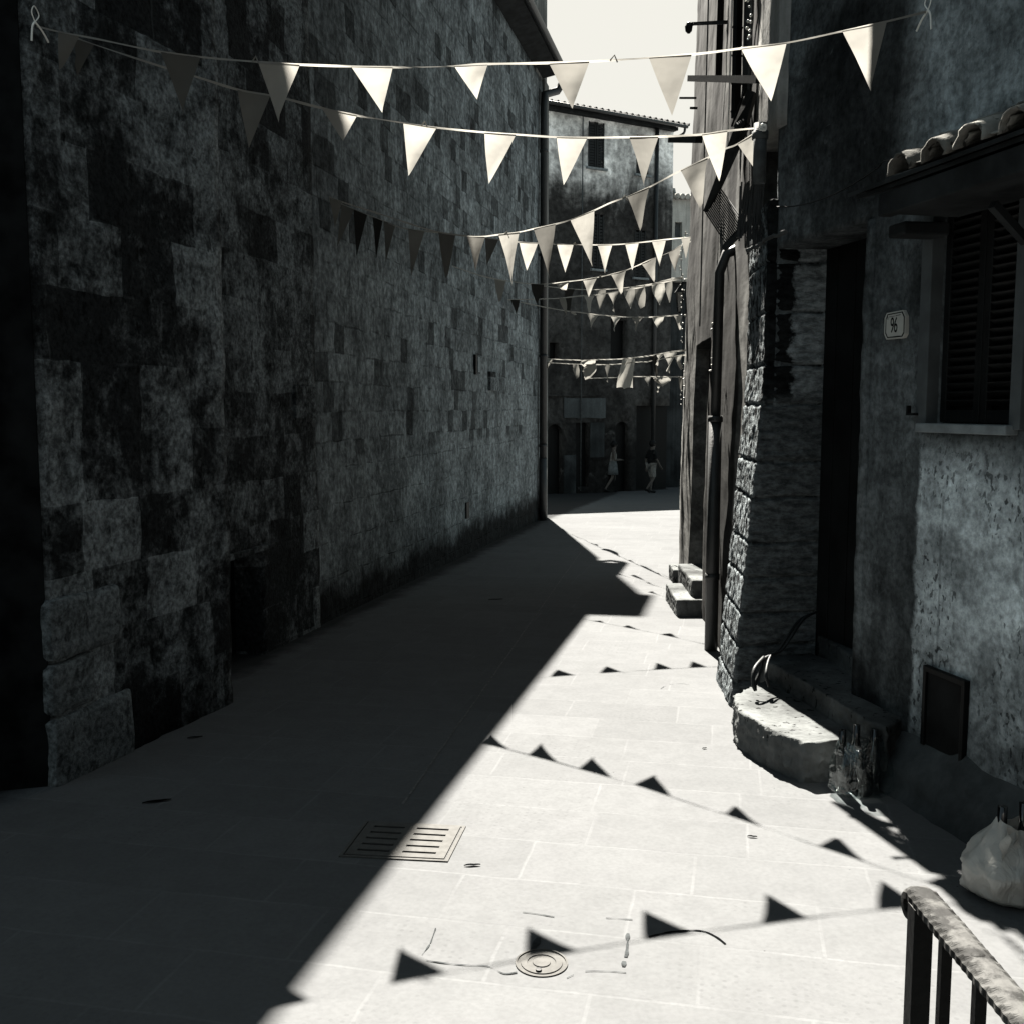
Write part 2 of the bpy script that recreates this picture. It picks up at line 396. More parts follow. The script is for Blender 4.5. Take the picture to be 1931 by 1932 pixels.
def mat_quoin():
    m, t = newmat('rough_quoin_stone'); c = t.co(); X, Y, Z = t.xyz(c)
    n1 = t.noise(c, 2.2, 6, .65, .4); n2 = t.noise(c, 26, 5, .65); hs = t.noise(t.scl(c, (1.7, 1.7, 5)), 6, 6, .7)
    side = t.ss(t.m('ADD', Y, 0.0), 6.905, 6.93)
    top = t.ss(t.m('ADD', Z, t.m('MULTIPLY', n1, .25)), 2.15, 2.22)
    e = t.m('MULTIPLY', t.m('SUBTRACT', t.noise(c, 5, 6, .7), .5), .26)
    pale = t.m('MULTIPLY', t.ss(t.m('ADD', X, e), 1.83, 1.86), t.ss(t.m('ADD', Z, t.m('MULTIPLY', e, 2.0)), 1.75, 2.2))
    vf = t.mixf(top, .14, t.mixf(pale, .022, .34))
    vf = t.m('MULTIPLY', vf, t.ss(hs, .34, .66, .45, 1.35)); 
    vs = t.m('MULTIPLY', t.ss(t.noise(t.scl(c, (1, 1, .7)), 17, 5, .65), .42, .56, .12, 1.0), .27)  # street face alone paler, its sunlit speckle painted into the colour
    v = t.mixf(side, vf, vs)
    v = t.m('MULTIPLY', v, t.ss(n2, .25, .75, .7, 1.25)); v = t.m('MULTIPLY', v, t.ss(n1, .3, .7, .75, 1.2))
    h = t.m('ADD', t.m('MULTIPLY', n2, .5), t.m('MULTIPLY', hs, .8))
    t.bsdf(t.tint(v, TEAL), .95, t.bump(h, .8, .025), 0, .03); return m
M = dict(
    pave=mat_paving(), stone=mat_stone_wall(),
    pier=mat_mottled('lichen_ashlar', .32, .028, .485, .50, .38, .45, 2.0),
    mid=mat_mottled('stained_ashlar', .26, .030, .475, .36, .36, -.35, 9.4),
    block=mat_mottled('pale_block', .21, .06, .36, 3.0, 3.0, -9.0, 4.0),
    plaster=mat_r1(),
    plaster2=mat_plaster('sunlit_plaster', .14, .12, .55, .6, (1, 1, .97), .0, 11.0, .5),
    farwall=mat_far(), annex=mat_plaster('annex_plaster', .05, .4, 0, .6, TEAL, 0, 5.0, .6),
    farpale=mat_plaster('far_pale_plaster', .20, .35, 0, .35, (.97, 1, .97), .0, 15.0, .4),
    pale=mat_plaster('pale_house_plaster', .62, .2, 0, .15, (1, .99, .93), .0, 1.0, .3),
    quoin=mat_quoin(), plinth=mat_plaster('crumbling_plinth', .06, .2, 0, .6, TEAL, .0, 8.0, 1.0),
    step=mat_plaster('worn_step_stone', .112, .1, .8, .7, (.95, 1, 1), .0, 6.0, 1.0),
    black=simple('black_paint', .006, rough=.55, var=.3),
    door=simple('dark_door_wood', .008, rough=.6, var=.5, sc=4),
    shutter=simple('dark_shutter_wood', .009, rough=.5, var=.3, spec=.2),
    iron=simple('dark_iron', .02, rough=.5, metal=.3, var=.4),
    pipe=simple('dark_downpipe_paint', .022, rough=.5, var=.3, spec=.4),
    pipel=simple('galvanised_downpipe', .10, rough=.6, var=.3),
    tile=mat_plaster('terracotta_lichen', .46, .1, .75, .7, (1, .98, .9), .0, 12.0, 1.2),
    cast=simple('cast_iron_grate', .098, tint=(1, .99, .95), rough=.9, var=.12, sc=30),
    sill=simple('pale_sill_stone', .30, rough=.85, var=.2),
    reveal=simple('pale_reveal_plaster', .12, rough=.9, var=.2, sc=5),
    wood=simple('old_beam_wood', .03, rough=.85, var=.4, sc=6),
    enamel=simple('enamel_plate', .62, tint=(1, 1, .93), rough=.35, var=.06),
    ink=simple('black_enamel_ink', .006, rough=.4, var=.0),
    white=mat_cloth('white_bunting_cloth', .42), grey=mat_cloth('pale_grey_bunting_cloth', .235), palec=mat_cloth('pale_bunting_cloth', .34), mid_=mat_cloth('grey_bunting_cloth', .15), dk=mat_cloth('dark_bunting_cloth', .035),
    cord=simple('white_cotton_cord', 1.3, tint=WARM, rough=.9, var=.1),
    bulb=simple('white_bulb_cover', .8, tint=WARM, rough=.2, var=.0),
    rubber=simple('grey_rubber_hose', .03, rough=.5, var=.2),
    glassd=simple('dark_bottle_glass', .006, rough=.12, spec=.6, var=0, bump=.0),
    label_=simple('paper_label', .6, tint=WARM, rough=.8, var=.15),
    skin=simple('skin', .13, tint=(1, .9, .82), rough=.6, var=.05), hair=simple('dark_hair', .008, rough=.6),
    vest=simple('pale_cotton', .26, tint=WARM, rough=.9), skirt=simple('grey_cotton', .17, rough=.9), dark_cloth=simple('dark_cotton', .012, rough=.9), shorts=simple('light_shorts_cotton', .24, tint=WARM, rough=.9),
    leaf=simple('dead_leaf', .006, rough=1.0, spec=0.0), seam=simple('old_seam_mortar', .035, rough=.95, var=.5, sc=30),
    glass_l=simple('frosted_lamp_glass', .5, tint=WARM, rough=.3, var=.05),
)

# ------------------------------------------------------------------ ground
def gsheet():
    bm = bmesh.new()
    ys = [-400, -60, -12, -4, 0, 1] + [1 + .5 * i for i in range(1, 67)] + [36, 45, 80, 200, 900]
    xs = [-600, -60, -15, -6, -4, -3, -2, -1, 0, 1, 2, 3, 4, 6, 15, 60, 600]
    g = [[bm.verts.new((x, y, gz(y))) for x in xs] for y in ys]
    for j in range(len(ys) - 1):
        for i in range(len(xs) - 1): bm.faces.new((g[j][i], g[j][i + 1], g[j + 1][i + 1], g[j + 1][i]))
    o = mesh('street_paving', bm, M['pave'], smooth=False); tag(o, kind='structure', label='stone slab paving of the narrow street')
gsheet()

# ------------------------------------------------------------------ left church
P_pier = Plane(-2.41, 5.32, -1.92, 6.97, -1)
P_wall = Plane(-2.41, 7.00, 0.68, 21.72, -1)
church = empty('church_building', (-2.3, 9, 0), 'tall dark stone church with mottled blocks lining the left side of the street', 'building')
def dpier(s, z):
    p = Vector((s * 1.0, 3.3, z))
    return .02 * fbm(p, 2.2) + .012 * fbm(p, 9)
bm = bmesh.new()
fr = panel(bm, 0, P_pier.L, -.3, 8.6, [], 1.6, -1, lambda s, z: dpier(s, z) if 0 < s < P_pier.L else 0, .06)
mesh('corner_pier', bm, M['pier'], church, P_pier.mat(), True)
# far return of the pier is hidden; near flank turns away to the left
P_flank = Plane(-5.6, 4.3, -2.43, 5.30, -1)
bm = bmesh.new(); panel(bm, 0, P_flank.L, -.3, 8.6, [], 1.2, -1, None, None)
mesh('flank_wall', bm, simple('dark_flank', .014, rough=.95, var=.6, sc=5, spec=.02), church, P_flank.mat())  # base colour made near-black to deepen the flank's shade
# big quoin blocks at the foot of the pier
def quoin_blocks():
    rows = [((22, 1345), (207, 1296), 1480, 1338), ((25, 1245), (140, 1215), 1338, 1225), ((50, 1110), (188, 1082), 1225, 1108)]
    z = .0
    hs = [(-.05, .37, .36, .62), (.38, .66, .30, .30), (.67, 1.0, .34, .54)]
    for i, (z0, z1, wl, wr) in enumerate(hs):
        bm = bmesh.new()
        box(bm, (-.035, -.03, z0), (wr, .42, z1), .03)
        es = [e for e in bm.edges]
        bmesh.ops.subdivide_edges(bm, edges=es, cuts=5, use_grid_fill=True)
        for v in bm.verts:
            q = v.co + Vector((0, 0, i * 7)); v.co += Vector((fbm(q, 5), fbm(q + Vector((9, 0, 0)), 5), fbm(q + Vector((0, 9, 0)), 5))) * .012
        mesh('quoin_block', bm, M['block'], church, P_pier.mat(), True)
quoin_blocks()
# middle bay (stained) and nave wall
def onw(u, v, off=0): return P_wall.hit(u, v, off)
sm = onw(590, 700)[0]
n0 = onw(462, 1262)[0]; n1 = onw(490, 1240)[0]
ntop = onw(470, 1043)[1]
hole = (.18, n1, -.3, ntop)
def dwall(s, z): return .012 * fbm((s, 1, z), 1.3) + .01 * fbm((s, 5, z), 6)
bm = bmesh.new(); panel(bm, 0, sm, -.3, 8.9, [hole], .7, -1, lambda s, z: .03 + dwall(s, z), .09)
mesh('stained_bay', bm, M['mid'], church, P_wall.mat(), True)
bm = bmesh.new(); panel(bm, sm - .02, P_wall.L, -.5, 8.45, [], .7, -1, lambda s, z: dwall(s, z), .12)
mesh('nave_wall', bm, M['stone'], church, P_wall.mat(), True)
bm = bmesh.new(); box(bm, (hole[0] - .02, .22, -.25), (hole[1] + .02, .26, ntop + .02)); 
for k in range(4): box(bm, (hole[0] + .02 + k * (hole[1] - hole[0]) / 4, .205, -.2), (hole[0] - .0 + (k + 1) * (hole[1] - hole[0]) / 4, .221, ntop - .03), .004)
mesh('cellar_door', bm, M['door'], church, P_wall.mat())
bm = bmesh.new(); box(bm, (hole[0] - .12, -.075, ntop), (hole[1] + .12, .1, ntop + .05), .01); mesh('door_lintel', bm, M['mid'], church, P_wall.mat())
# small wall features: blocked recess, slit, projecting corbels
def wbox(u0, v0, u1, v1, o0, o1, name, mat, bev=.006):
    a, z1 = onw(u0, v0); b, z0 = onw(u1, v1)
    bm = bmesh.new(); box(bm, (min(a, b), -o1, min(z0, z1)), (max(a, b), -o0, max(z0, z1)), bev); return mesh(name, bm, mat, church, P_wall.mat())
wbox(547, 727, 588, 788, -.05, .055, 'wall_block', M['mid'])
wbox(920, 700, 938, 737, -.05, .05, 'wall_block', M['mid'])
wbox(896, 672, 900, 702, -.02, .05, 'notice_plate', M['sill'], .002)
wbox(893, 668, 895.5, 706, -.02, .04, 'plate_frame', M['black'], .002)
wbox(878, 948, 883, 976, -.02, .02, 'wall_slot', M['black'], .002)
# eaves: gutter along the nave, soffit, roof
ze = 8.62
S0, S1 = -1.0, P_wall.L - .35
bm = bmesh.new()
vs = [(S0, .1, ze - .12), (S1, .1, ze - .12), (S1, -.36, ze - .02), (S0, -.36, ze - .02)]
lo = [bm.verts.new(v) for v in vs]; hi = [bm.verts.new((v[0], v[1], v[2] + .10)) for v in vs]
for i in range(4): bm.faces.new((lo[i], lo[(i + 1) % 4], hi[(i + 1) % 4], hi[i]))
bm.faces.new(lo); bm.faces.new(hi)
mesh('eaves_soffit', bm, M['wood'], church, P_wall.mat())
bm = bmesh.new()
vs = [(S0, -.40, ze + .09), (S1, -.40, ze + .09), (S1, 6.0, ze + 1.75), (S0, 6.0, ze + 1.75)]
lo = [bm.verts.new(v) for v in vs]; hi = [bm.verts.new((v[0], v[1], v[2] + .12)) for v in vs]
for i in range(4): bm.faces.new((lo[i], lo[(i + 1) % 4], hi[(i + 1) % 4], hi[i]))
bm.faces.new(lo); bm.faces.new(hi)
roof = mesh('roof', bm, M['tile'], church, P_wall.mat())
bm = bmesh.new(); 
prof = [(-.42 - .07 * math.cos(a), ze + .05 - .08 * math.sin(a)) for a in [math.pi * k / 8 for k in range(9)]]
inn = [(-.42 - .06 * math.cos(a), ze + .055 - .068 * math.sin(a)) for a in [math.pi * k / 8 for k in range(9)]]
ring = prof + inn[::-1]
A = [bm.verts.new((S0, y, z)) for y, z in ring]; B = [bm.verts.new((S1 + .05, y, z)) for y, z in ring]
for i in range(len(ring)): bm.faces.new((A[i], A[(i + 1) % len(ring)], B[(i + 1) % len(ring)], B[i]))
bm.faces.new(A); bm.faces.new(B)
mesh('gutter', bm, M['pipe'], church, P_wall.mat(), False)
# downpipe near the far corner
sp = onw(1015, 700)[0]
bm = bmesh.new()
tube(bm, [(S1 - .02, -.42, ze - .03), (S1 - .02, -.42, ze - .18), (S1 - .03, -.30, ze - .36), (sp, -.11, ze - .52), (sp, -.10, ze - .8), (sp, -.10, .95)], .075, 12)
tube(bm, [(sp, -.10, .97), (sp, -.10, gz(21))], .085, 12)
for z in (1.2, 3.0, 5.0, 7.0): tube(bm, [(sp, -.10, z), (sp, -.10, z + .05)], .09, 12)
mesh('downpipe', bm, M['pipe'], church, P_wall.mat(), True)
# facade rising over the nave roof at the far end
bm = bmesh.new(); fs0 = onw(1011, 60)[0]
ft = 12.85
ring = [(.0, ft), (1.2, ft), (1.2, ft + .35), (6, ft + 3.0), (6, 7.5), (0, 7.5)]
box(bm, (fs0, -.005, 8.46), (P_wall.L + .1, 7.0, ft), .01)
box(bm, (fs0 - .08, -.09, ft), (P_wall.L + .2, 7.05, ft + .14), .01)
mesh('facade_wall', bm, M['farpale'], church, P_wall.mat())
bm = bmesh.new(); box(bm, (P_wall.L - .42, -.055, -.6), (P_wall.L + .06, .3, 8.5), .012)
for v in bm.verts: v.co += Vector((0, fbm(v.co, 2) * .01, 0))
mesh('corner_pilaster', bm, M['farpale'], church, P_wall.mat())
bm = bmesh.new(); box(bm, (P_wall.L - .5, .31, -.6), (P_wall.L + .0, 7.0, 8.44)); mesh('end_wall', bm, M['stone'], church, P_wall.mat())

# ------------------------------------------------------------------ right house (near)
P_r1 = Plane(1.977 + .2285 * 9, 5.8 - 9, 1.977 - .2285 * 1.1, 6.9, 1)
house = empty('plastered_house', (2.2, 5, 0), 'grimy plastered house with dark doorway and louvred window on the right', 'building')
def onr(u, v, off=0): return P_r1.hit(u, v, off)
dn = onr(1623, 900)[0]             # near jamb of the doorway
zl = onr(1600, 427)[1]
wn0, wz0 = onr(1917, 803); wf0, wz0b = onr(1757, 797)
wz0 = (wz0 + wz0b) / 2 - .0
wz1 = onr(1766, 405)[1] + .12
winh = (onr(1919, 600)[0], onr(1760, 600)[0], wz0, wz1)
doorh = (dn, P_r1.L - .02, -.3, zl)
pn0, pz0 = onr(1822, 1450); pf0, pz1 = onr(1750, 1262)
panh = (pn0, pf0, pz0 + .02, pz1 + .02)
def dr1(s, z): return .012 * fbm((s, 7, z), 1.1) + .006 * fbm((s, 2, z), 5)
bm = bmesh.new(); panel(bm, 0, P_r1.L, -.3, 9.5, [winh, doorh], .36, 1, dr1, .1)
# matrix origin at doorway so the paler render sits low by the window
mr = P_r1.mat()
mesh('wall', bm, M['plaster'], house, mr, True)
# jamb edge irregular strip hides the perfectly straight door edge
bm = bmesh.new()
pts = []
for k in range(40):
    z = .2 + k * (zl - .2) / 39; pts.append((z, dn + .012 * fbm((1, 1, z), 6) + .008 * fbm((1, 4, z), 18) + .012))
a = [bm.verts.new((s, .012 + dr1(s, z), z)) for z, s in pts]; b = [bm.verts.new((s - .07, .0 + dr1(s - .07, z) + .006, z)) for z, s in pts]
c = [bm.verts.new((s, -.2, z)) for z, s in pts]; d = [bm.verts.new((s - .07, -.2, z)) for z, s in pts]
for k in range(39):
    bm.faces.new((b[k], a[k], a[k + 1], b[k + 1])); bm.faces.new((a[k], c[k], c[k + 1], a[k + 1])); bm.faces.new((c[k], d[k], d[k + 1], c[k + 1])); bm.faces.new((d[k], b[k], b[k + 1], d[k + 1]))
bm.faces.new((a[0], b[0], d[0], c[0])); bm.faces.new((a[-1], c[-1], d[-1], b[-1]))
mesh('door_jamb', bm, M['plaster'], house, mr, True)
# door: planked leaf in the recess
d0 = dn - .25; d1 = P_r1.L + .0
bm = bmesh.new(); box(bm, (d0, -.40, .3), (d1, -.34, zl + .1))
nb = 6
for k in range(nb):
    a0 = d0 + .06 + k * (d1 - d0 - .06) / nb
    box(bm, (a0, -.345, .47), (a0 + (d1 - d0 - .06) / nb - .012, -.325, zl + .08), .003)
dr = mesh('door', bm, M['door'], house, mr)
bm = bmesh.new(); box(bm, (d0 + .5, -.33, 1.42), (d0 + .62, -.285, 1.47), .006); tube(bm, [(d0 + .56, -.33, 1.44), (d0 + .56, -.26, 1.44)], .012); mesh('door_handle', bm, M['iron'], dr, mr)
# window: frame, sill, two louvred shutters, reveal
w0, w1, z0, z1 = winh
bm = bmesh.new()
for (x0, x1, a, b) in ((w0 - .07, w0, z0 - .02, z1), (w1, w1 + .085, z0 - .02, z1)):
    box(bm, (x0, -.05, a), (x1, .022, b), .004)
win = mesh('window', bm, M['reveal'], house, mr)
bm = bmesh.new(); box(bm, (w0 - .03, -.06, z0 - .045), (w1 + .03, .06, z0), .006); mesh('window_sill', bm, M['sill'], win, mr)
wm = (w0 + w1) / 2
for (x0, x1) in ((w0 + .004, wm - .003), (wm + .003, w1 - .004)):
    bm = bmesh.new(); yf = -.055
    box(bm, (x0, yf - .035, z0 + .006), (x0 + .045, yf, z1 - .004), .003); box(bm, (x1 - .045, yf - .035, z0 + .006), (x1, yf, z1 - .004), .003)
    for zz in (z0 + .006, z1 - .07): box(bm, (x0 + .046, yf - .033, zz), (x1 - .046, yf - .002, zz + .06), .003)
    n = 24; hh = (z1 - z0 - .15) / n
    for k in range(n):
        zc = z0 + .08 + (k + .5) * hh
        m_ = Matrix.Translation((0, yf - .018, zc)) @ Matrix.Rotation(R(35), 4, 'X')
        box(bm, (x0 + .045, -.022, -.003), (x1 - .045, .022, .004), .0015, m_)
    sh = mesh('shutter', bm, M['shutter'], win, mr)
bm = bmesh.new(); box(bm, (w0 - .02, -.30, z0 - .02), (w1 + .02, -.12, z1 + .02)); mesh('window_back', bm, M['black'], win, mr)
# shutter stay
bm = bmesh.new(); s_, z_ = onr(1732, 783); box(bm, (s_ - .03, -.01, z_), (s_ + .03, .05, z_ + .012)); box(bm, (s_ + .02, .03, z_), (s_ + .035, .05, z_ + .05)); mesh('shutter_stay', bm, M['iron'], win, mr)
# meter hatch low in the wall
h0, h1, hz0, hz1 = panh
bm = bmesh.new()
t_ = .025
box(bm, (h0, .0, hz0), (h0 + t_, .03, hz1), .003); box(bm, (h1 - t_, .0, hz0), (h1, .03, hz1), .003); box(bm, (h0, .0, hz1 - t_), (h1, .031, hz1 + .004), .003)
fr_ = mesh('meter_hatch', bm, M['black'], house, mr)
bm = bmesh.new(); box(bm, (h0 + t_, .0, hz0 - .05), (h1 - t_, .016, hz1 - t_), .003); mesh('hatch_door', bm, simple('hatch_metal', .010, rough=.8, var=.6, sc=7, spec=.1), fr_, mr)
# crumbled plinth at the foot of the wall
bm = bmesh.new()
N1, N2 = 60, 8
g = []
for i in range(N1 + 1):
    s = 3.2 + (dn - .02 - 3.2) * i / N1; row = []
    y = P_r1.w(s, 0).y
    for j in range(N2 + 1):
        f = j / N2; off = .19 * (1 - f) + .004; z = gz(y) - .02 + (.30 * f ** .8)
        nse = fbm((s * 1.3, f, 2), 3.5)
        off += (.05 * nse + .02 * fbm((s, f * .5, 8), 14)) * (1 - f * .6); z += .05 * fbm((s, f, 5), 2.5) * f
        row.append(bm.verts.new((s, max(off, .004), z)))
    g.append(row)
for i in range(N1):
    for j in range(N2): bm.faces.new((g[i][j], g[i + 1][j], g[i + 1][j + 1], g[i][j + 1]))
mesh('plinth', bm, M['plinth'], house, mr, True)

# canopy over the window: beam, boards and two rows of barrel tiles laid along the wall
def onc(u, v): return P_r1.hit(u, v, .42)
can = None
cl, cz = onc(1655, 404); cr, czr = onc(1931, 326)
zb = (cz + czr) / 2; zt_l = onc(1655, 368)[1]; zt = (onc(1712, 345)[1] + onc(1931, 270)[1]) / 2
s_left = onc(1608, 372)[0]; s_right = 4.6
bm = bmesh.new(); box(bm, (s_right, .35, zb), (cl, .42, zt - .0), .006); box(bm, (s_right, .0, zb + .01), (cl - .02, .345, zb + .05), .004)
can = mesh('window_canopy', bm, M['wood'], house, mr)
RISE = .13
def roofz(off): return zt + .004 + RISE * (.44 - off) / .44
bm = bmesh.new()
def slab(a, b, o0, o1, dz0, dz1):
    A = [bm.verts.new((x, o, roofz(o) + dz0)) for x, o in ((a, o0), (b, o0), (b, o1), (a, o1))]; B = [bm.verts.new((v.co.x, v.co.y, v.co.z - dz0 + dz1)) for v in A]
    bm.faces.new(A); bm.faces.new(B)
    for i in range(4): bm.faces.new((A[i], A[(i + 1) % 4], B[(i + 1) % 4], B[i]))
slab(s_right, s_left - .03, .0, .42, .0, .02); slab(s_right, s_left, .02, .45, .026, .044)
mesh('canopy_board', bm, M['wood'], can, mr)
def barrel(sc, o0, o1, z0, z1, r0, r1, up=1):
    """half-round clay tile, axis running from the eave (o0) up to the wall (o1)"""
    bm = bmesh.new(); n = 14; ns = 12; g = []; sd = random.uniform(0, 50)
    for i in range(ns + 1):
        f = i / ns; o = o0 + (o1 - o0) * f; z = z0 + (z1 - z0) * f; r = r0 + (r1 - r0) * f; row = []
        for j in range(n + 1):
            a = math.pi * j / n; rr = r * (1 + .05 * fbm((o * 3, a * .6, sd), 3) + .05 * fbm((o, a * .4, sd), 12) + .03 * fbm((o, a * .3, sd), 30))
            ee = .012 * fbm((a, sd, o0), 3) if i in (0, ns) else 0
            row.append((sc + rr * math.cos(a), o + ee, z + up * rr * math.sin(a)))
        g.append(row)
    V = [[bm.verts.new(p) for p in row] for row in g]
    W = [[bm.verts.new((sc + (p[0] - sc) * .90, p[1], (z0 + (z1 - z0) * i / ns) + (p[2] - (z0 + (z1 - z0) * i / ns)) * .90)) for p in row] for i, row in enumerate(g)]
    for i in range(ns):
        for j in range(n):
            bm.faces.new((V[i][j], V[i][j + 1], V[i + 1][j + 1], V[i + 1][j])); bm.faces.new((W[i][j], W[i + 1][j], W[i + 1][j + 1], W[i][j + 1]))
        for j in (0, n): bm.faces.new((V[i][j], V[i + 1][j], W[i + 1][j], W[i][j]))
    for i in (0, ns):
        for j in range(n): bm.faces.new((V[i][j], V[i][j + 1], W[i][j + 1], W[i][j]))
    return bm
s_t = P_r1.hit(1694, 345, .47)[0]
k = 0; s = s_t
while s > s_right + .1:
    q = random.uniform(-.008, .008)
    mesh('roof_tile', barrel(s + q, .485 + random.uniform(-.01, .01), .17, roofz(.48) + .052, roofz(.17) + .06, .088, .074), M['tile'], can, mr, True)
    mesh('roof_tile', barrel(s - q, .27 + random.uniform(-.012, .012), .015, roofz(.27) + .088, roofz(.0) + .09, .086, .074), M['tile'], can, mr, True)
    mesh('roof_tile', barrel(s - .125 + q, .45, .02, roofz(.45) + .105, roofz(.02) + .105, .078, .07, -.55), M['tile'], can, mr, True)
    s -= .25; k += 1
# strut
sa, za = onc(1872, 388); 
bm = bmesh.new(); bar(bm, (onr(1872, 385, .25)[0], .25, onr(1872, 385, .25)[1]), (onr(1935, 455, .05)[0], .05, onr(1935, 455, .05)[1]), .035, .035); mesh('canopy_strut', bm, M['wood'], can, mr)
bm = bmesh.new(); s_, z_ = onr(1722, 400, .1)
box(bm, (s_ - .16, .0, zb - .06), (s_ - .02, .25, zb - .002), .01); 
for v in bm.verts: v.co.z += .012 * fbm(v.co, 9)
mesh('canopy_corbel', bm, M['wood'], can, mr)
# wire on the wall
bm = bmesh.new()
pp = [(1437, 462), (1452, 458), (1480, 446), (1540, 425), (1600, 398), (1640, 372), (1662, 322), (1690, 304), (1760, 301)]
tube(bm, spline([P_r1.mat().inverted() @ P_r1.w(*P_r1.hit(u, v, .03), .03) for u, v in [(1437, 400), (1460, 390), (1500, 388), (1550, 375), (1600, 352), (1650, 320), (1668, 303), (1700, 302)]], 5), .004, 5)
mesh('wall_cable', bm, M['iron'], house, mr)

# quoin pillar on the far side of the doorway, battered, its street face raked by the sun
def quoin():
    Zt = 3.35
    def fc(z):   # front corner XY at height z
        f = min(1, max(0, z / 2.3)); return Vector((1.475 + (1.665 - 1.475) * f ** .9, 6.84 + .04 * f, z))
    def bc(z):
        f = min(1, max(0, z / 2.3)); return Vector((1.535 + (1.715 - 1.535) * f ** .9, 7.62, z))
    courses = [-.3, .15, .40, .62, .86, 1.10, 1.40, 1.64, 2.02, 2.28, 2.62, 2.95, Zt]
    def groove(z, s):
        z += .012 * fbm((s, z, 1), 4); d = min(abs(z - c) for c in courses); return -.026 * max(0, 1 - d / .014)
    bm = bmesh.new()
    nz = 330; ns = 64; nf = 26
    cols = []
    for j in range(nz + 1):
        z = -.3 + (Zt + .3) * j / nz; a, b = fc(z), bc(z); row = []
        nrm = Vector((-(b - a).y, (b - a).x, 0)).normalized()
        ci = sum(1 for c in courses if z > c)
        split = .45 + .3 * math.sin(ci * 2.3)
        for i in range(ns + 1):
            f = i / ns; p = b.lerp(a, f); s = f * (b - a).length
            r = .0065 * fbm((s, 3, z), 14, 3) + .0032 * fbm((s, 9, z), 40, 2) + .008 * fbm((s, 1, z), 4, 2)
            r += groove(z, s)
            r -= .02 * max(0, 1 - abs(f - split) / .012) if z < 2.0 else 0
            edge = max(0, 1 - min(f, 1 - f) / .04); row.append(bm.verts.new(p + nrm * (r - .012 * edge * (f > .5))))
        pa = row[-1].co.copy(); end = Vector((2.06, 6.90, z)); n2 = Vector((0, -1, 0))
        for i in range(1, nf + 1):
            f = i / nf; p = pa.lerp(end, f); s = f * .5
            r = .006 * fbm((s * .6, 4, z * 3), 12, 3) + groove(z, s + 2) * 1.5 + .004 * fbm((.5, 8, z), 30, 3)
            row.append(bm.verts.new(p + n2 * r * (1 if i < nf else 0)))
        cols.append(row)
    for j in range(nz):
        for i in range(ns + nf): bm.faces.new((cols[j][i], cols[j][i + 1], cols[j + 1][i + 1], cols[j + 1][i]))
    # close behind
    w = len(cols[0]); 
    kb = [bm.verts.new((2.2, 7.66, cols[0][0].co.z)), bm.verts.new((2.2, 7.66, cols[-1][0].co.z))]
    bm.faces.new([v for v in cols[-1]] + [kb[1]]); 
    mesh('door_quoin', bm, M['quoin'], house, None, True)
quoin()
# plaster wall above the quoin, returning up the street
P_q = Plane(1.700, 6.79, 1.712, 7.5, 1)
zq = at(1440, 235, 6.8).z
bm = bmesh.new(); panel(bm, .0, P_q.L, zq, 9.5, [], .34, 1, lambda s, z: .006 * fbm((s, 3, z), 3) if .02 < s else 0, .12)
mesh('corner_strip', bm, mat_plaster('pale_corner_plaster', .30, .3, 0, .35, (1, 1, .96), .0, 21.0, .4), house, P_q.mat(), True)
bm = bmesh.new()
v = [ (1.60, 6.80), (1.90, 6.70), (1.93, 6.86), (1.70, 7.0), (1.62, 7.3)]
pr = [at(1407, 474, 6.75), at(1430, 462, 6.78), at(1452, 447, 6.72), at(1482, 437, 6.66)]
tube(bm, [p + Vector((.012 * random.uniform(-1, 1), 0, .008 * random.uniform(-1, 1))) for p in spline(pr, 5)], [.012 + .006 * random.random() for _ in range(16)], 6)
mesh('drip_ledge', bm, M['step'], house, None)
# galvanised pipe on the corner
bm = bmesh.new(); a = at(1431, 345, 6.86); b = at(1434, 232, 6.86)
tube(bm, [a, Vector((a.x, a.y, b.z))], .042, 14); tube(bm, [Vector((a.x, a.y, b.z - .10)), Vector((a.x, a.y, b.z - .05))], .052, 14)
mesh('corner_pipe', bm, M['pipel'], house, None, True)

# steps to the door
steps = empty('stone_steps', (1.6, 5.9, 0), 'three rough worn stone steps rising to the dark doorway of house 96', 'steps')
def rough_prism(name, poly, z0, z1, mat, amp=.012, parent=None, cuts=9, seed=0):
    bm = bmesh.new(); lo = [bm.verts.new((x, y, z0)) for x, y in poly]; hi = [bm.verts.new((x, y, z1)) for x, y in poly]
    n = len(poly)
    for i in range(n): bm.faces.new((lo[i], lo[(i + 1) % n], hi[(i + 1) % n], hi[i]))
    bm.faces.new(lo); bm.faces.new(hi)
    bmesh.ops.bevel(bm, geom=[e for e in bm.edges], offset=.014, segments=2, affect='EDGES', profile=.5)
    bmesh.ops.triangulate(bm, faces=[f for f in bm.faces if len(f.verts) > 4])
    for _ in range(5):
        es = [e for e in bm.edges if e.calc_length() > .026]
        if not es or len(bm.verts) > 30000: break
        bmesh.ops.subdivide_edges(bm, edges=es, cuts=1)
        bmesh.ops.triangulate(bm, faces=[f for f in bm.faces if len(f.verts) > 4])
    for v in bm.verts:
        q = v.co + Vector((seed, 0, 0)); side = 1.0 if v.co.z < z1 - .004 else .22
        v.co += Vector((fbm(q, 6), fbm(q + Vector((9, 0, 0)), 6), 0)) * amp * .45 * side + Vector((fbm(q, 24), fbm(q + Vector((5, 0, 0)), 24), fbm(q, 18) * .6)) * amp * 1.1 * side
    return mesh(name, bm, mat, parent, None, True)
g_ = [ground(1385, 1388), ground(1430, 1425), ground(1492, 1474), ground(1562, 1486)]
def topz(u, v, z):
    r = ray(u, v); return CAM + r * ((H - z) / -r.z)
zs1, zs2, zs3 = .225, .35, .47
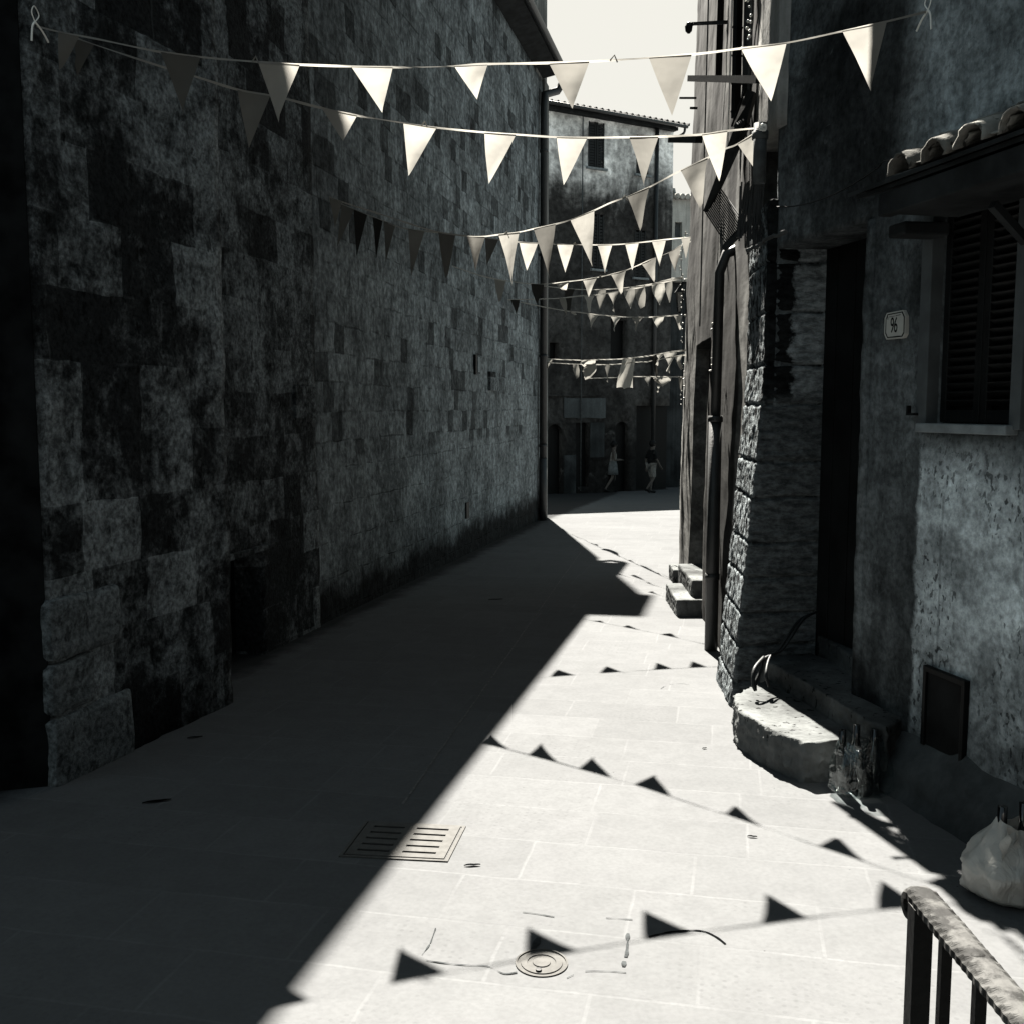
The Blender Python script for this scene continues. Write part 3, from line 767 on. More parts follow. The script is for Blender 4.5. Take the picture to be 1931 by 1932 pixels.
q = [topz(1383, 1312, zs1), topz(1392, 1338, zs1), topz(1450, 1375, zs1), topz(1518, 1402, zs1), topz(1568, 1398, zs1)]
rough_prism('step', [(p.x, p.y) for p in q] + [(2.0, 5.45), (2.0, 6.2), (1.75, 6.75)], -.05, zs1, M['step'], .014, steps, seed=1)
q = [topz(1432, 1238, zs2), topz(1540, 1300, zs2), topz(1640, 1362, zs2), topz(1675, 1372, zs2)]
rough_prism('step', [(p.x, p.y) for p in q] + [(2.1, 5.4), (2.2, 6.3), (2.02, 6.85)], .1, zs2, M['step'], .012, steps, seed=5)
q = [topz(1512, 1174, zs3), topz(1622, 1250, zs3)]
rough_prism('step', [(p.x, p.y) for p in q] + [(2.4, 6.1), (2.4, 6.9), (2.1, 6.95)], .3, zs3, M['step'], .007, steps, seed=9)

# house number
s_, z_ = onr(1685, 612, .02)
plate = empty('house_number_plate', P_r1.w(s_, z_ - .06, .02), 'small white enamel plate with black border reading 96, beside the doorway', 'sign')
def ppt(u, v, off): 
    a, b = P_r1.hit(u, v, off); return (a, off, b)
oc = [(1672, 590), (1703, 584), (1707.5, 595), (1706.5, 629), (1702, 637), (1671, 640), (1667, 630), (1668, 600)]
def polyplate(pts, o0, o1, mat, name, par):
    bm = bmesh.new(); A = [bm.verts.new(ppt(u, v, o1)) for u, v in pts]; B = [bm.verts.new((a.co.x, o0, a.co.z)) for a in A]
    n = len(A); bm.faces.new(A); bm.faces.new(B)
    for i in range(n): bm.faces.new((A[i], A[(i + 1) % n], B[(i + 1) % n], B[i]))
    return mesh(name, bm, mat, par, mr)
cx, cy = 1687.3, 612.5
shr = lambda f: [(cx + (u - cx) * f, cy + (v - cy) * f) for u, v in oc]
polyplate(oc, .0, .022, M['enamel'], 'plate', plate)
polyplate(shr(.90), .02, .024, M['ink'], 'border', plate)
polyplate(shr(.82), .022, .0255, M['enamel'], 'plate_face', plate)
def text_mesh(s, size, xs):
    cu = D.curves.new('t', 'FONT'); cu.body = s; cu.size = size; cu.align_x = 'CENTER'; cu.align_y = 'CENTER'; cu.extrude = .0006; cu.space_character = .95
    o = D.objects.new('t', cu); COL.objects.link(o); bpy.context.view_layer.update()
    me = D.meshes.new_from_object(o.evaluated_get(bpy.context.evaluated_depsgraph_get())); D.objects.remove(o); D.curves.remove(cu)
    for v in me.vertices: v.co.x *= xs
    return me
def put_text(s, u, v, size, xs, name, slant=0):
    me = text_mesh(s, size, xs); a, b = P_r1.hit(u, v, .0265)
    # text faces outward (+y local): x axis must run toward the camera side (-s)
    m = Matrix(((-1, 0, 0, a), (0, 0, 1, .0265), (0, 1, 0, b), (0, 0, 0, 1)))
    me.materials.append(M['ink']); o = D.objects.new(name, me); place(o, plate, mr @ m)
put_text('96', 1685.5, 614, .115, .60, 'numerals')
for (u0, v0, u1, v1, w) in ((1676, 597.5, 1687, 595.5, .0022), (1689, 595, 1698, 593, .0032), (1680, 635, 1696, 633, .0022)):
    bm = bmesh.new(); bar(bm, Vector(ppt(u0, v0, .0265)), Vector(ppt(u1, v1, .0265)), .001, w); mesh('fine_print', bm, M['ink'], plate, mr)
bm = bmesh.new(); bar(bm, Vector(ppt(1673.8, 597, .0265)), Vector(ppt(1674.2, 602.5, .0265)), .004, .001, (0, 1, 0)); mesh('town_crest', bm, M['ink'], plate, mr)

# ------------------------------------------------------------------ right house further up the street
P_r2 = Plane(1.69, 7.60, 2.12, 13.05, 1)
house2 = empty('weathered_house', (1.9, 10, 0), 'weathered house with raking light, pipes and iron bars beyond the doorway quoin', 'building')
def on2(u, v, off=0): return P_r2.hit(u, v, off)
oa, ob = on2(1328, 900)[0], on2(1302, 900)[0]; oz0, oz1 = .25, on2(1314, 655)[1]
hol2 = [(oa, ob, oz0 - .5, oz1)]
# shuttered window high up (tall dark recess)
ua, ub = on2(1400, 60)[0], on2(1372, 60)[0]
def dr2(s, z): return .014 * fbm((s, 7, z), 1.1) + .005 * fbm((s, 2, z), 4)
bm = bmesh.new()
fr = panel(bm, 0, P_r2.L, -.5, 10.5, hol2, .5, 1, dr2, .055)
for v in bm.verts: v.co.y -= .020 * max(0, v.co.z - 1)
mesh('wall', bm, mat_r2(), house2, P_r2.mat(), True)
bm = bmesh.new(); box(bm, (oa - .05, -.24, -.2), (ob + .05, -.19, oz1 + .05)); 
for k in range(3): box(bm, (oa + .03 + k * .6, -.195, .3), (oa + .58 + k * .6, -.18, oz1 - .05), .004)
mesh('door', bm, simple('blue_grey_door', .07, rough=.8, var=.15, sc=3), house2, P_r2.mat())
bm = bmesh.new(); box(bm, (P_r2.L - .45, -6, -.5), (P_r2.L - .02, -.52, 10.3)); mesh('end_wall', bm, M['annex'], house2, P_r2.mat())
def r2pipe(name, u, v0, v1, rad, off, mat, u2=None):
    a = P_r2.w(*P_r2.hit(u, v0, off), off); b = P_r2.w(*P_r2.hit(u2 or u, v1, off), off)
    return a, b
# large downpipe
bm = bmesh.new(); s_ = on2(1340, 1000, .1)[0]; zb_ = gz(P_r2.w(s_, 0).y)
tube(bm, [(s_, .08, zb_), (s_, .08, 1.9)], .055, 12); tube(bm, [(s_, .08, 1.88), (s_, .07, 3.1), (s_ - .02, .02, 3.25), (s_ - .02, -.1, 3.3)], .042, 12)
for z in (.55, 1.88): tube(bm, [(s_, .08, z), (s_, .08, z + .05)], .062, 12)
mesh('downpipe', bm, M['pipe'], house2, P_r2.mat(), True)
for (u, off, rad, m_, za) in ((1352.5, .05, .016, 'black', on2(1350, 185)[1]), (1358.5, .06, .014, 'black', on2(1358, 185)[1]), (1375, .04, .007, 'cord', on2(1375, 330)[1]), (1412, .05, .008, 'pipel', on2(1408, 235)[1]), (1320, .05, .007, 'pipel', 2.8)):
    bm = bmesh.new(); s_ = on2(u, 100 if za > 3 else 560, off)[0]; tube(bm, [(s_, off, za), (s_, off - .06, 9.9)], rad, 8); mesh('wall_conduit', bm, M[m_], house2, P_r2.mat(), True)
# dark open shutter leaves high up
def leaf(u0, u1, v0, v1, off0, off1):
    bm = bmesh.new(); a = P_r2.mat().inverted() @ P_r2.w(*P_r2.hit(u0, v0, off0), off0); b = P_r2.mat().inverted() @ P_r2.w(*P_r2.hit(u1, v0, off1), off1)
    zt_, zb_ = 9.6, P_r2.hit(u0, v1, off0)[1]
    bar(bm, (a.x, a.y, (zt_ + zb_) / 2), (b.x, b.y, (zt_ + zb_) / 2), .035, zt_ - zb_)
    n = 26
    for k in range(n):
        z = zb_ + .05 + k * (zt_ - zb_ - .1) / n; bar(bm, (a.x, a.y, z), (b.x, b.y, z), .05, .012)
    return mesh('shutter', bm, M['shutter'], house2, P_r2.mat())
leaf(1420, 1403, 0, 170, .01, .07)
leaf(1397, 1386, 0, 215, .01, .06)

# iron bars across the front
def ironbar(label, pts, t_, extra=None):
    bm = bmesh.new(); pts = [Vector(p) for p in pts]
    for a, b in zip(pts, pts[1:]): bar(bm, a, b, t_, t_)
    if extra: extra(bm)
    e = mesh('iron_bracket', bm, M['iron']); tag(e, label, 'bracket', 'iron brackets on the weathered house'); return e
Y1 = 9.6
def hook(bm):
    p = at(1298, 62, Y1); lathe(bm, [(.012, 0), (.03, .02), (.035, .06), (.02, .09), (.008, .1)], p, 10)
ironbar('long iron bracket with an insulator on its tip, highest on the weathered house', [at(1296, 50, Y1), at(1306, 44, Y1), at(1368, 41, 8.6)], .028, hook)
ironbar('thick iron bar crossing the wall just under the first bunting string', [at(1301, 147, 9.4), at(1432, 149, 7.0)], .05)
ironbar('thin iron rod sticking out over the street below the thick bar', [at(1282, 184, 11), at(1311, 184, 10.6)], .02)
ironbar('short iron rod close to the wall under the thin rod', [at(1302, 203, 10.4), at(1313, 203, 10.3)], .022)
ironbar('flat dark iron arm jutting left at the height of the far roof gutter', [at(1265, 262, 11.5), at(1318, 262, 10.4)], .07)
# folded slatted screen hanging from the pipe corner
scr = empty('slatted_screen', at(1365, 458, 7.6), 'old slatted wooden screen hanging slanted from bars beside the corner pipe', 'screen')
Ys = 7.55
A_, B_, C_, D_ = at(1330, 400, Ys + .25), at(1356, 352, Ys + .25), at(1404, 420, Ys - .2), at(1368, 458, Ys - .2)
bm = bmesh.new()
for k in range(15):
    f = k / 14; a = A_.lerp(B_, f); b = D_.lerp(C_, f); bar(bm, a, b + Vector((0, 0, -.0)), .007, .008, (b - a).cross(Vector((0, 1, .2))).normalized() if False else (0, -1, .3))
mesh('slat', bm, M['wood'], scr)
bm = bmesh.new()
bar(bm, D_ + Vector((-.01, 0, -.02)), C_ + Vector((.01, 0, .0)), .05, .03); bar(bm, at(1364, 470, Ys - .2), at(1402, 432, Ys - .25), .06, .03)
mesh('end_board', bm, M['wood'], scr)
bm = bmesh.new(); T0 = at(1412, 165, 7.2)
for (u, v, Y, u2, v2) in ((1330, 398, 7.8, 1392, 232), (1343, 380, 7.8, 1402, 225), (1356, 353, 7.8, 1410, 235), (1349, 362, 7.8, 1398, 228), (1336, 390, 7.8, 1396, 230)):
    bar(bm, at(u, v, Y), at(u2, v2, 7.35), .028, .022)
mesh('hanging_strut', bm, M['wood'], scr)
bm = bmesh.new()
pts = [at(1382, 238, 7.6), at(1408, 168, 7.3), at(1422, 172, 7.1), at(1402, 250, 7.4)]
for q in (0, 1):
    pass
a, b, c_, d_ = pts
V = [bm.verts.new(p) for p in pts] + [bm.verts.new(p + Vector((.03, .05, 0))) for p in pts]
for f in ((0, 1, 2, 3), (7, 6, 5, 4), (0, 4, 5, 1), (1, 5, 6, 2), (2, 6, 7, 3), (3, 7, 4, 0)): bm.faces.new([V[i] for i in f])
bar(bm, a + Vector((-.012, -.01, 0)), b + Vector((-.012, -.01, 0)), .012, .012)
mesh('board', bm, M['black'], scr)
bm = bmesh.new()
for k in range(24):
    u = 1396 + k * 1.7; tube(bm, [at(u - 4 + random.uniform(-4, 4), 455 + random.uniform(-25, 25), 7.14), at(u + random.uniform(-3, 3), 400, 7.16), at(u + 3 + random.uniform(-3, 3), 345 + random.uniform(-8, 8), 7.18)], random.uniform(.005, .010), 5)
mesh('loose_cable', bm, M['pipe'], house2)

# projecting steps of the weathered house
st2 = empty('doorstep', ground(1300, 1150), 'pale stone doorsteps in front of the blue-grey door, lit by the sun', 'doorstep')
a = ground(1275, 1163); b = ground(1327, 1163); 
def bx(x0, x1, y0, y1, zt_, name='step'):
    rough_prism(name, [(x0, y0), (x1, y0), (x1 + (y1 - y0) * .1, y1), (x0 + (y1 - y0) * .04, y1)], gz(y0) - .1, zt_, M['step'], .006, st2, seed=x0)
bx(a.x, b.x + .15, a.y, a.y + 1.0, gz(a.y) + .17)
c2 = ground(1269, 1101); bx(c2.x, c2.x + .45, c2.y, c2.y + .5, gz(c2.y) + .17)
c3 = ground(1302, 1120); bx(b.x - .10, b.x + .3, a.y + .16, a.y + 1.3, gz(a.y) + .34)

# fairy-light strands
def strand(label, pts, n, Y0, Y1):
    e = empty('fairy_lights', at(*pts[-1], Y0), label, 'string lights', 'fairy light strands on the weathered house')
    P_ = [at(u, v, Y0 + (Y1 - Y0) * i / (len(pts) - 1)) for i, (u, v) in enumerate(pts)]
    bm = bmesh.new(); tube(bm, spline(P_, 5), .004, 5); mesh('wire', bm, M['black'], e)
    S = spline(P_, 12); bm = bmesh.new(); bmesh.ops.create_icosphere(bm, subdivisions=1, radius=.011); bo = mesh('bulb', bm, M['bulb'], e, Matrix.Translation(S[0]), True)
    for k in range(1, n):
        p = S[int(k * (len(S) - 1) / max(1, n - 1))] + Vector((random.uniform(-.03, .03), -.02, random.uniform(-.03, .03)))
        q = bo.copy(); q.matrix_basis = WM[e].inverted() @ Matrix.Translation(p) @ Matrix.Scale(random.uniform(.6, 1.3), 4); COL.objects.link(q); q.parent = e
strand('strand of small white bulbs running down the street corner of the weathered house', [(1292, 440), (1284, 490), (1286, 540), (1288, 610), (1286, 700), (1285, 760)], 44, 12.6, 12.6)
strand('short strand of white bulbs beside the black downpipe', [(1343, 610), (1345, 660), (1342, 700)], 10, 9.2, 9.2)
strand('strand of white bulbs hanging high in front of the dark shutters', [(1404, 0), (1407, 45), (1405, 85)], 11, 7.2, 7.2)

# street lantern on the far corner
lt = empty('wall_lantern', at(1281, 587, 13.2), 'small wall lantern with white glass on the corner of the weathered house', 'lantern')
c = at(1280.5, 587, 13.2); t_ = at(1280.5, 551, 13.2); hh = t_.z - c.z
bm = bmesh.new()
def frust(bm, p, r0, r1, h, n=4):
    A = [bm.verts.new(p + Vector((r0 * math.cos(R(45) + k * 2 * math.pi / n), r0 * math.sin(R(45) + k * 2 * math.pi / n), 0))) for k in range(n)]
    B = [bm.verts.new(p + Vector((r1 * math.cos(R(45) + k * 2 * math.pi / n), r1 * math.sin(R(45) + k * 2 * math.pi / n), h))) for k in range(n)]
    for k in range(n): bm.faces.new((A[k], A[(k + 1) % n], B[(k + 1) % n], B[k]))
    bm.faces.new(A); bm.faces.new(B)
frust(bm, c, .022, .055, hh); mesh('lamp_glass', bm, M['glass_l'], lt)
bm = bmesh.new(); frust(bm, c + Vector((0, 0, hh + .002)), .085, .02, .07); frust(bm, c + Vector((0, 0, -.02)), .02, .03, .018)
tube(bm, spline([c + Vector((0, 0, hh + .07)), c + Vector((.06, 0, hh + .12)), c + Vector((.14, 0, hh + .02)), c + Vector((.15, 0, -.15)), c + Vector((.13, 0, -.45))], 5), .018, 6)
for k in range(4):
    a_ = R(45) + k * math.pi / 2; bar(bm, c + Vector((.024 * math.cos(a_), .024 * math.sin(a_), 0)), c + Vector((.057 * math.cos(a_), .057 * math.sin(a_), hh)), .006, .006)
mesh('lamp_frame', bm, M['iron'], lt)

# ------------------------------------------------------------------ far house across the square
P_f = Plane(-1.3, 31.6, 5.56, 35.6, -1)
far = empty('square_house', (2, 33, -.8), 'old house with tiled roof and dark arched doors closing the far side of the square', 'building')
def onf(u, v, off=0): return P_f.hit(u, v, off)
def fr_rect(u0, v0, u1, v1):
    a, z1 = onf(u0, v0); b, z0 = onf(u1, v1); return (a, b, z0, z1)
fw = dict(w1=(1109, 226, 1139, 318), w2=(1200, 252, 1222, 330), w3=(1117, 402, 1138, 508), w4=(1196, 432, 1217, 524), w5=(1151, 602, 1181, 676), w6=(1036, 645, 1053, 676),
          d2=(1086, 797, 1110, 918), dr=(1200, 765, 1262, 922))
holes = [fr_rect(*v) for v in fw.values()]
zg = -.83
zeave = onf(1270, 240)[1]
archs = [(fr_rect(1032, 800, 1060, 920)), (fr_rect(1160, 795, 1184, 905))]
holes2 = holes + [(a[0], a[1], zg - .3, a[3]) for a in archs]
bm = bmesh.new(); Lf = onf(1266, 500)[0]
panel(bm, 0, Lf, -1.4, zeave, holes2, .5, -1, lambda s, z: .02 * fbm((s, 3, z), .8), .35)
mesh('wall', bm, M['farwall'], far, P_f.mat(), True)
# pale render over the doors
a0, a1, az0, az1 = fr_rect(1062, 750, 1140, 788)
bm = bmesh.new(); box(bm, (a0, -.05, az0), (a1, .0, az1), .01)
bmesh.ops.subdivide_edges(bm, edges=bm.edges[:], cuts=8, use_grid_fill=True)
for v in bm.verts:
    if v.co.y < -.02: v.co.z += .10 * fbm(v.co, 2.5) * (1 if v.co.z < (az0 + az1) / 2 else .4)
mesh('render_patch', bm, mat_plaster('grey_render', .11, .2, 0, .3, TEAL, 0, 30.0), far, P_f.mat())
for k, (key, r) in enumerate(fw.items()):
    a, b, z0, z1 = fr_rect(*r)
    bm = bmesh.new(); box(bm, (a - .03, .24, z0 - .03), (b + .03, .28, z1 + .03))
    if key in ('w1', 'w2', 'w3', 'w4'):
        w_ = mesh('window', bm, M['black'], far, P_f.mat())
        mid = (a + b) / 2
        for (x0, x1) in ((a + .01, mid - .01), (mid + .01, b - .01)):
            bm = bmesh.new()
            box(bm, (x0, .0, z0 + .02), (x0 + .05, .04, z1 - .02)); box(bm, (x1 - .05, .0, z0 + .02), (x1, .04, z1 - .02))
            n = 16
            for q in range(n):
                z = z0 + .05 + (z1 - z0 - .1) * q / n; box(bm, (x0 + .05, .012, z), (x1 - .05, .03, z + (z1 - z0) / n * .72))
            mesh('shutter', bm, M['shutter'], w_, P_f.mat())
        bm = bmesh.new(); box(bm, (a - .08, -.09, z0 - .07), (b + .08, .1, z0), .01); mesh('window_sill', bm, M['sill'], w_, P_f.mat())
    elif key in ('w5', 'w6'): mesh('window', bm, M['black'], far, P_f.mat())
    else: mesh('door', bm, M['black'], far, P_f.mat())
for (a, b, z0, z1) in archs:
    bm = bmesh.new(); box(bm, (a - .03, .22, zg - .2), (b + .03, .26, z1 + .03)); d_ = mesh('door', bm, M['black'], far, P_f.mat())
    # arched head: spandrel pieces
    bm = bmesh.new(); n = 10; rad = (b - a) / 2; cxx = (a + b) / 2
    arc = [(cxx - rad * math.cos(math.pi * k / n), z1 - rad + rad * math.sin(math.pi * k / n)) for k in range(n + 1)]
    for k in range(n):
        q = [arc[k], arc[k + 1], (arc[k + 1][0], z1 + .01), (arc[k][0], z1 + .01)]
        A = [bm.verts.new((x, .02, z)) for x, z in q]; B = [bm.verts.new((x, .2, z)) for x, z in q]
        bm.faces.new(A); bm.faces.new(B); bm.faces.new((A[0], A[1], B[1], B[0]))
    mesh('arch_head', bm, M['farwall'], far, P_f.mat())
# poster on the door leaf, grey panel
a, b, z0, z1 = fr_rect(1112, 797, 1138, 862)
bm = bmesh.new(); box(bm, (a, -.03, z0), (b, .0, z1), .004); mesh('door_panel', bm, mat_plaster('grey_panel', .055, .2, 0, .3, TEAL, 0, 33.0), far, P_f.mat())
a, b, z0, z1 = fr_rect(1062, 800, 1084, 922)
bm = bmesh.new(); box(bm, (a, -.06, z0 - .2), (b, .0, z1 - 1.0), .02); mesh('buttress', bm, M['plinth'], far, P_f.mat())
a, b, z0, z1 = fr_rect(1028, 744, 1130, 748)
bm = bmesh.new(); box(bm, (a, -.07, z0), (b, .0, z1), .01); mesh('string_course', bm, M['farwall'], far, P_f.mat())
a, b, z0, z1 = fr_rect(1224, 250, 1229, 250)
for (u, r_) in ((1232, .07), (1094, .02)):
    bm = bmesh.new(); s_ = onf(u, 500)[0]; tube(bm, [(s_, -.09, -.7), (s_, -.09, zeave - .1)], r_, 10); mesh('downpipe', bm, M['pipe'] if r_ > .05 else M['pipel'], far, P_f.mat(), True)
# roof with barrel tiles along the eave
bm = bmesh.new()
box(bm, (-.3, -.22, zeave - .14), (Lf + .02, .1, zeave - .03), .01)
mesh('eaves_board', bm, M['wood'], far, P_f.mat())
bm = bmesh.new(); nt = int((Lf + .8) / .235)
sl = .16
V0 = []
prof = []
for i in range(nt * 8 + 1):
    s = -.4 + i * .235 / 8; ph = (i % 8) / 8 * 2 * math.pi; prof.append((s, .045 * math.cos(ph)))
rows = []
for j in range(7):
    y = -.42 + j * 1.0; z = zeave + .05 + (y + .42) * sl
    rows.append([bm.verts.new((s, y, z + dz)) for s, dz in prof])
for j in range(6):
    for i in range(len(prof) - 1): bm.faces.new((rows[j][i], rows[j][i + 1], rows[j + 1][i + 1], rows[j + 1][i]))
low = [bm.verts.new((s, -.41, zeave + .0)) for s, dz in prof]; lowb = [bm.verts.new((s, 5.6, zeave + 1.9)) for s, dz in prof]
for i in range(len(prof) - 1):
    bm.faces.new((rows[0][i], rows[0][i + 1], low[i + 1], low[i])); bm.faces.new((low[i], low[i + 1], lowb[i + 1], lowb[i]))
mesh('roof', bm, simple('far_dark_tile', .02, rough=.95, spec=.05), far, P_f.mat())
bm = bmesh.new(); tube(bm, [(-.4, -.46, zeave - .02), (Lf + .2, -.46, zeave - .05)], .06, 8); tube(bm, spline([(Lf + .1, -.46, zeave - .08), (Lf + .1, -.40, zeave - .25), (Lf - .02, -.2, zeave - .35)], 4), .04, 8); mesh('gutter', bm, M['pipe'], far, P_f.mat(), True)
bm = bmesh.new(); box(bm, (Lf - .5, .51, -1.2), (Lf - .01, 7, zeave + .1)); mesh('side_wall', bm, M['farwall'], far, P_f.mat())

# pale house far behind with bell arch
P_g = Plane(4.0, 58, 14, 60.5, -1)
pg = empty('distant_house', (10, 59, -1), 'pale sunlit house with a little arched bellcote seen far away in the gap', 'building')
zt_ = P_g.hit(1280, 372)[1]
a_, b_ = P_g.hit(1240, 400)[0], P_g.hit(1325, 400)[0]
wq = (P_g.hit(1272, 420)[0], P_g.hit(1286, 420)[0], P_g.hit(1280, 447)[1], P_g.hit(1280, 418)[1])
bm = bmesh.new(); panel(bm, a_, b_, -1.5, zt_, [wq], 1.0, -1, None, None); mesh('wall', bm, M['pale'], pg, P_g.mat())
bm = bmesh.new(); box(bm, (wq[0] - .1, .3, wq[2] - .1), (wq[1] + .1, .36, wq[3] + .1)); mesh('window', bm, simple('grey_shade_glass', .12), pg, P_g.mat())
bm = bmesh.new(); n = int((b_ - a_) / .3)
for i in range(n): tube(bm, [(a_ + .15 + i * .3, -.3, zt_ + .02), (a_ + .15 + i * .3, 2.5, zt_ + .25)], .16, 8)
mesh('roof', bm, M['tile'], pg, P_g.mat())
bm = bmesh.new(); ca = P_g.hit(1266, 350)[0]; cb = P_g.hit(1280, 350)[0]; cz0 = zt_ + .1; cz1 = P_g.hit(1273, 352)[1]
ar = [(ca, cz0), ((ca * 3 + cb) / 4, cz1), ((ca + cb * 3) / 4, cz1), (cb, cz0)]
inr = [(ca + .13, cz0), ((ca + cb) / 2 - .06, cz0 + (cz1 - cz0) * .75), ((ca + cb) / 2 + .06, cz0 + (cz1 - cz0) * .75), (cb - .13, cz0)]
for k in range(3):
    q = [ar[k], ar[k + 1], inr[k + 1], inr[k]]
    A = [bm.verts.new((x, .3, z)) for x, z in q]; B = [bm.verts.new((x, .7, z)) for x, z in q]
    bm.faces.new(A); bm.faces.new(B)
    for e in range(4): bm.faces.new((A[e], A[(e + 1) % 4], B[(e + 1) % 4], B[e]))
mesh('bellcote', bm, simple('bellcote_stone', .25), pg, P_g.mat())

# ------------------------------------------------------------------ bunting
def lineplane(x0, y0, x1, y1): return Plane(x0, y0, x1, y1, -1)
def bunting(label, pl, path, flags, rad=.006, knots=0):
    pts = [pl.w(*pl.hit(u, v)) for u, v in path]
    e = empty('bunting_string', pts[0], label, 'bunting', 'strings of bunting across the street')
    sp_ = spline(pts, 7)
    bm = bmesh.new(); A = []; B = []
    for p in sp_:
        h_ = rad * (.85 + .7 * abs(noise.noise(p * 5))); tw = noise.noise(p * 4 + Vector((3, 3, 3))) * 1.3
        q = Vector((0, 0, math.cos(tw))) + pl.n * math.sin(tw); A.append(bm.verts.new(p + q * h_)); B.append(bm.verts.new(p - q * h_))
    for i in range(len(A) - 1): bm.faces.new((A[i], A[i + 1], B[i + 1], B[i]))
    for k in range(knots):
        p = sp_[int((k + 1) * len(sp_) / (knots + 1))]; tube(bm, [p, p + Vector((.02, -.01, .022)), p + Vector((.035, -.01, -.012))], rad * .7, 5)
    mesh('cord', bm, M['white'], e)
    for i, f in enumerate(flags):
        (u0, v0, u1, v1, ut, vt), mk = f[:6], f[6]
        A, B, C = [pl.w(*pl.hit(u, v)) for u, v in ((u0, v0), (u1, v1), (ut, vt))]
        bm = bmesh.new(); n = 9; rows = []
        ph = random.uniform(0, 6); amp = (B - A).length * random.uniform(.05, .13); crump = len(f) > 7
        if crump: amp *= 1.4
        for j in range(n + 1):
            t = j / n; L, Rr = A.lerp(C, t), B.lerp(C, t); m_ = n - j; row = []
            for k in range(m_ + 1):
                g = k / m_ if m_ else 0; p = L.lerp(Rr, g)
                w_ = math.sin(ph + g * 2.6 + t * 1.7) * amp * min(1, t * 2.5) * (1 - .3 * t)
                row.append(bm.verts.new(p + pl.n * w_))
            rows.append(row)
        for j in range(n):
            a, b = rows[j], rows[j + 1]
            for k in range(len(b)):
                bm.faces.new((a[k], a[k + 1], b[k]))
                if k < len(b) - 1: bm.faces.new((a[k + 1], b[k + 1], b[k]))
        mesh('flag', bm, M[mk], e, None, True)
    return e, pl
# anchors on the walls
def pt_on(pl, u, v): a, z = pl.hit(u, v); p = pl.w(a, z); return p
L1 = pt_on(P_pier, 66, 44); R1_ = P_r1.w(*P_r1.hit(1752, 20, .03), .03)
S1p = lineplane(L1.x, L1.y, R1_.x, R1_.y)
bunting('nearest bunting string with large flags, tied to hooks on both house fronts', S1p,
        [(42, 43), (70, 49), (112, 59), (190, 74), (302, 97), (392, 108), (476, 115), (563, 121), (741, 126), (855, 124), (917, 120), (1030, 118), (1150, 113), (1302, 102), (1400, 90), (1483, 80), (1588, 58), (1670, 40), (1752, 20)],
        [(110, 58, 150, 67, 113, 132, 'grey'), (303, 97, 378, 107, 345, 212, 'mid_'), (487, 116, 566, 121, 525, 229, 'white'), (663, 125, 741, 126, 721, 211, 'white'), (857, 124, 920, 121, 900, 187, 'white'),
         (1035, 119, 1111, 115, 1079, 203, 'grey'), (1223, 108, 1304, 102, 1267, 217, 'grey'), (1397, 91, 1483, 80, 1454, 190, 'white'), (1588, 58, 1672, 40, 1641, 173, 'white')], .0055, 2)
S2p = lineplane(-.54, 6.25, 1.62, 6.985)
bunting('second bunting string, sloping from the left pier to the corner pipe', S2p,
        [(120, 62), (178, 83), (290, 120), (367, 143), (448, 168), (505, 178), (545, 187), (607, 203), (673, 217), (761, 231), (823, 240), (915, 249), (975, 253), (1049, 258), (1106, 259), (1186, 258), (1240, 257), (1322, 253), (1372, 246), (1437, 240)],
        [(130, 66, 178, 83, 146, 143, 'mid_', 1), (448, 168, 510, 180, 470, 278, 'grey'), (607, 203, 674, 217, 648, 264, 'white'), (761, 231, 824, 240, 772, 330, 'white'), (914, 249, 973, 253, 922, 346, 'white'), (1049, 258, 1107, 259, 1063, 348, 'white'),
         (1186, 258, 1241, 257, 1213, 350, 'grey'), (1323, 253, 1371, 246, 1356, 341, 'white')], .006, 1)
S3p = lineplane(-1.80, 10.02, 1.62, 7.0)
bunting('third bunting string, sagging from the nave wall up to the corner pipe', S3p,
        [(621, 371), (645, 380), (742, 411), (807, 432), (850, 441), (900, 446), (940, 442), (979, 437), (1006, 431), (1047, 422), (1075, 414), (1120, 396), (1150, 382), (1183, 370), (1224, 352), (1283, 321), (1334, 297), (1367, 280), (1390, 271), (1437, 241)],
        [(621, 371, 645, 380, 632, 434, 'grey'), (827, 438, 859, 443, 842, 525, 'mid_'), (881, 446, 915, 446, 897, 522, 'mid_'), (940, 441, 979, 437, 965, 538, 'white'), (1006, 431, 1047, 422, 1034, 525, 'mid_'), (1075, 414, 1120, 396, 1115, 502, 'white'),
         (1182, 370, 1224, 352, 1208, 435, 'mid_', 1), (1283, 321, 1334, 297, 1322, 393, 'grey'), (1390, 271, 1437, 241, 1436, 334, 'white')], .006, 2)
S4p = lineplane(-1.78, 10.1, 1.95, 11.2)
bunting('fourth bunting string, starting beside the third on the left wall', S4p,
        [(621, 371), (645, 384), (723, 416), (767, 431), (827, 438), (905, 447), (978, 456), (1014, 458), (1050, 460), (1094, 461), (1153, 461), (1204, 457), (1266, 450), (1302, 447)],
        [(645, 384, 669, 394, 636, 465, 'mid_'), (667, 393, 693, 404, 673, 483, 'dk'), (703, 408, 722, 416, 710, 488, 'dk'), (724, 416, 746, 424, 728, 495, 'mid_'), (770, 431, 801, 436, 776, 522, 'grey'), (915, 449, 940, 452, 918, 501, 'mid_'),
         (979, 456, 1014, 458, 993, 510, 'white'), (1050, 460, 1081, 461, 1065, 514, 'white'), (1126, 461, 1154, 461, 1140, 515, 'white'), (1178, 459, 1204, 457, 1192, 509, 'white'), (1229, 455, 1255, 452, 1243, 503, 'white'), (1284, 449, 1302, 447, 1293, 487, 'grey')], .006, 2)
S5p = lineplane(-.84, 14.5, 1.95, 11.25)
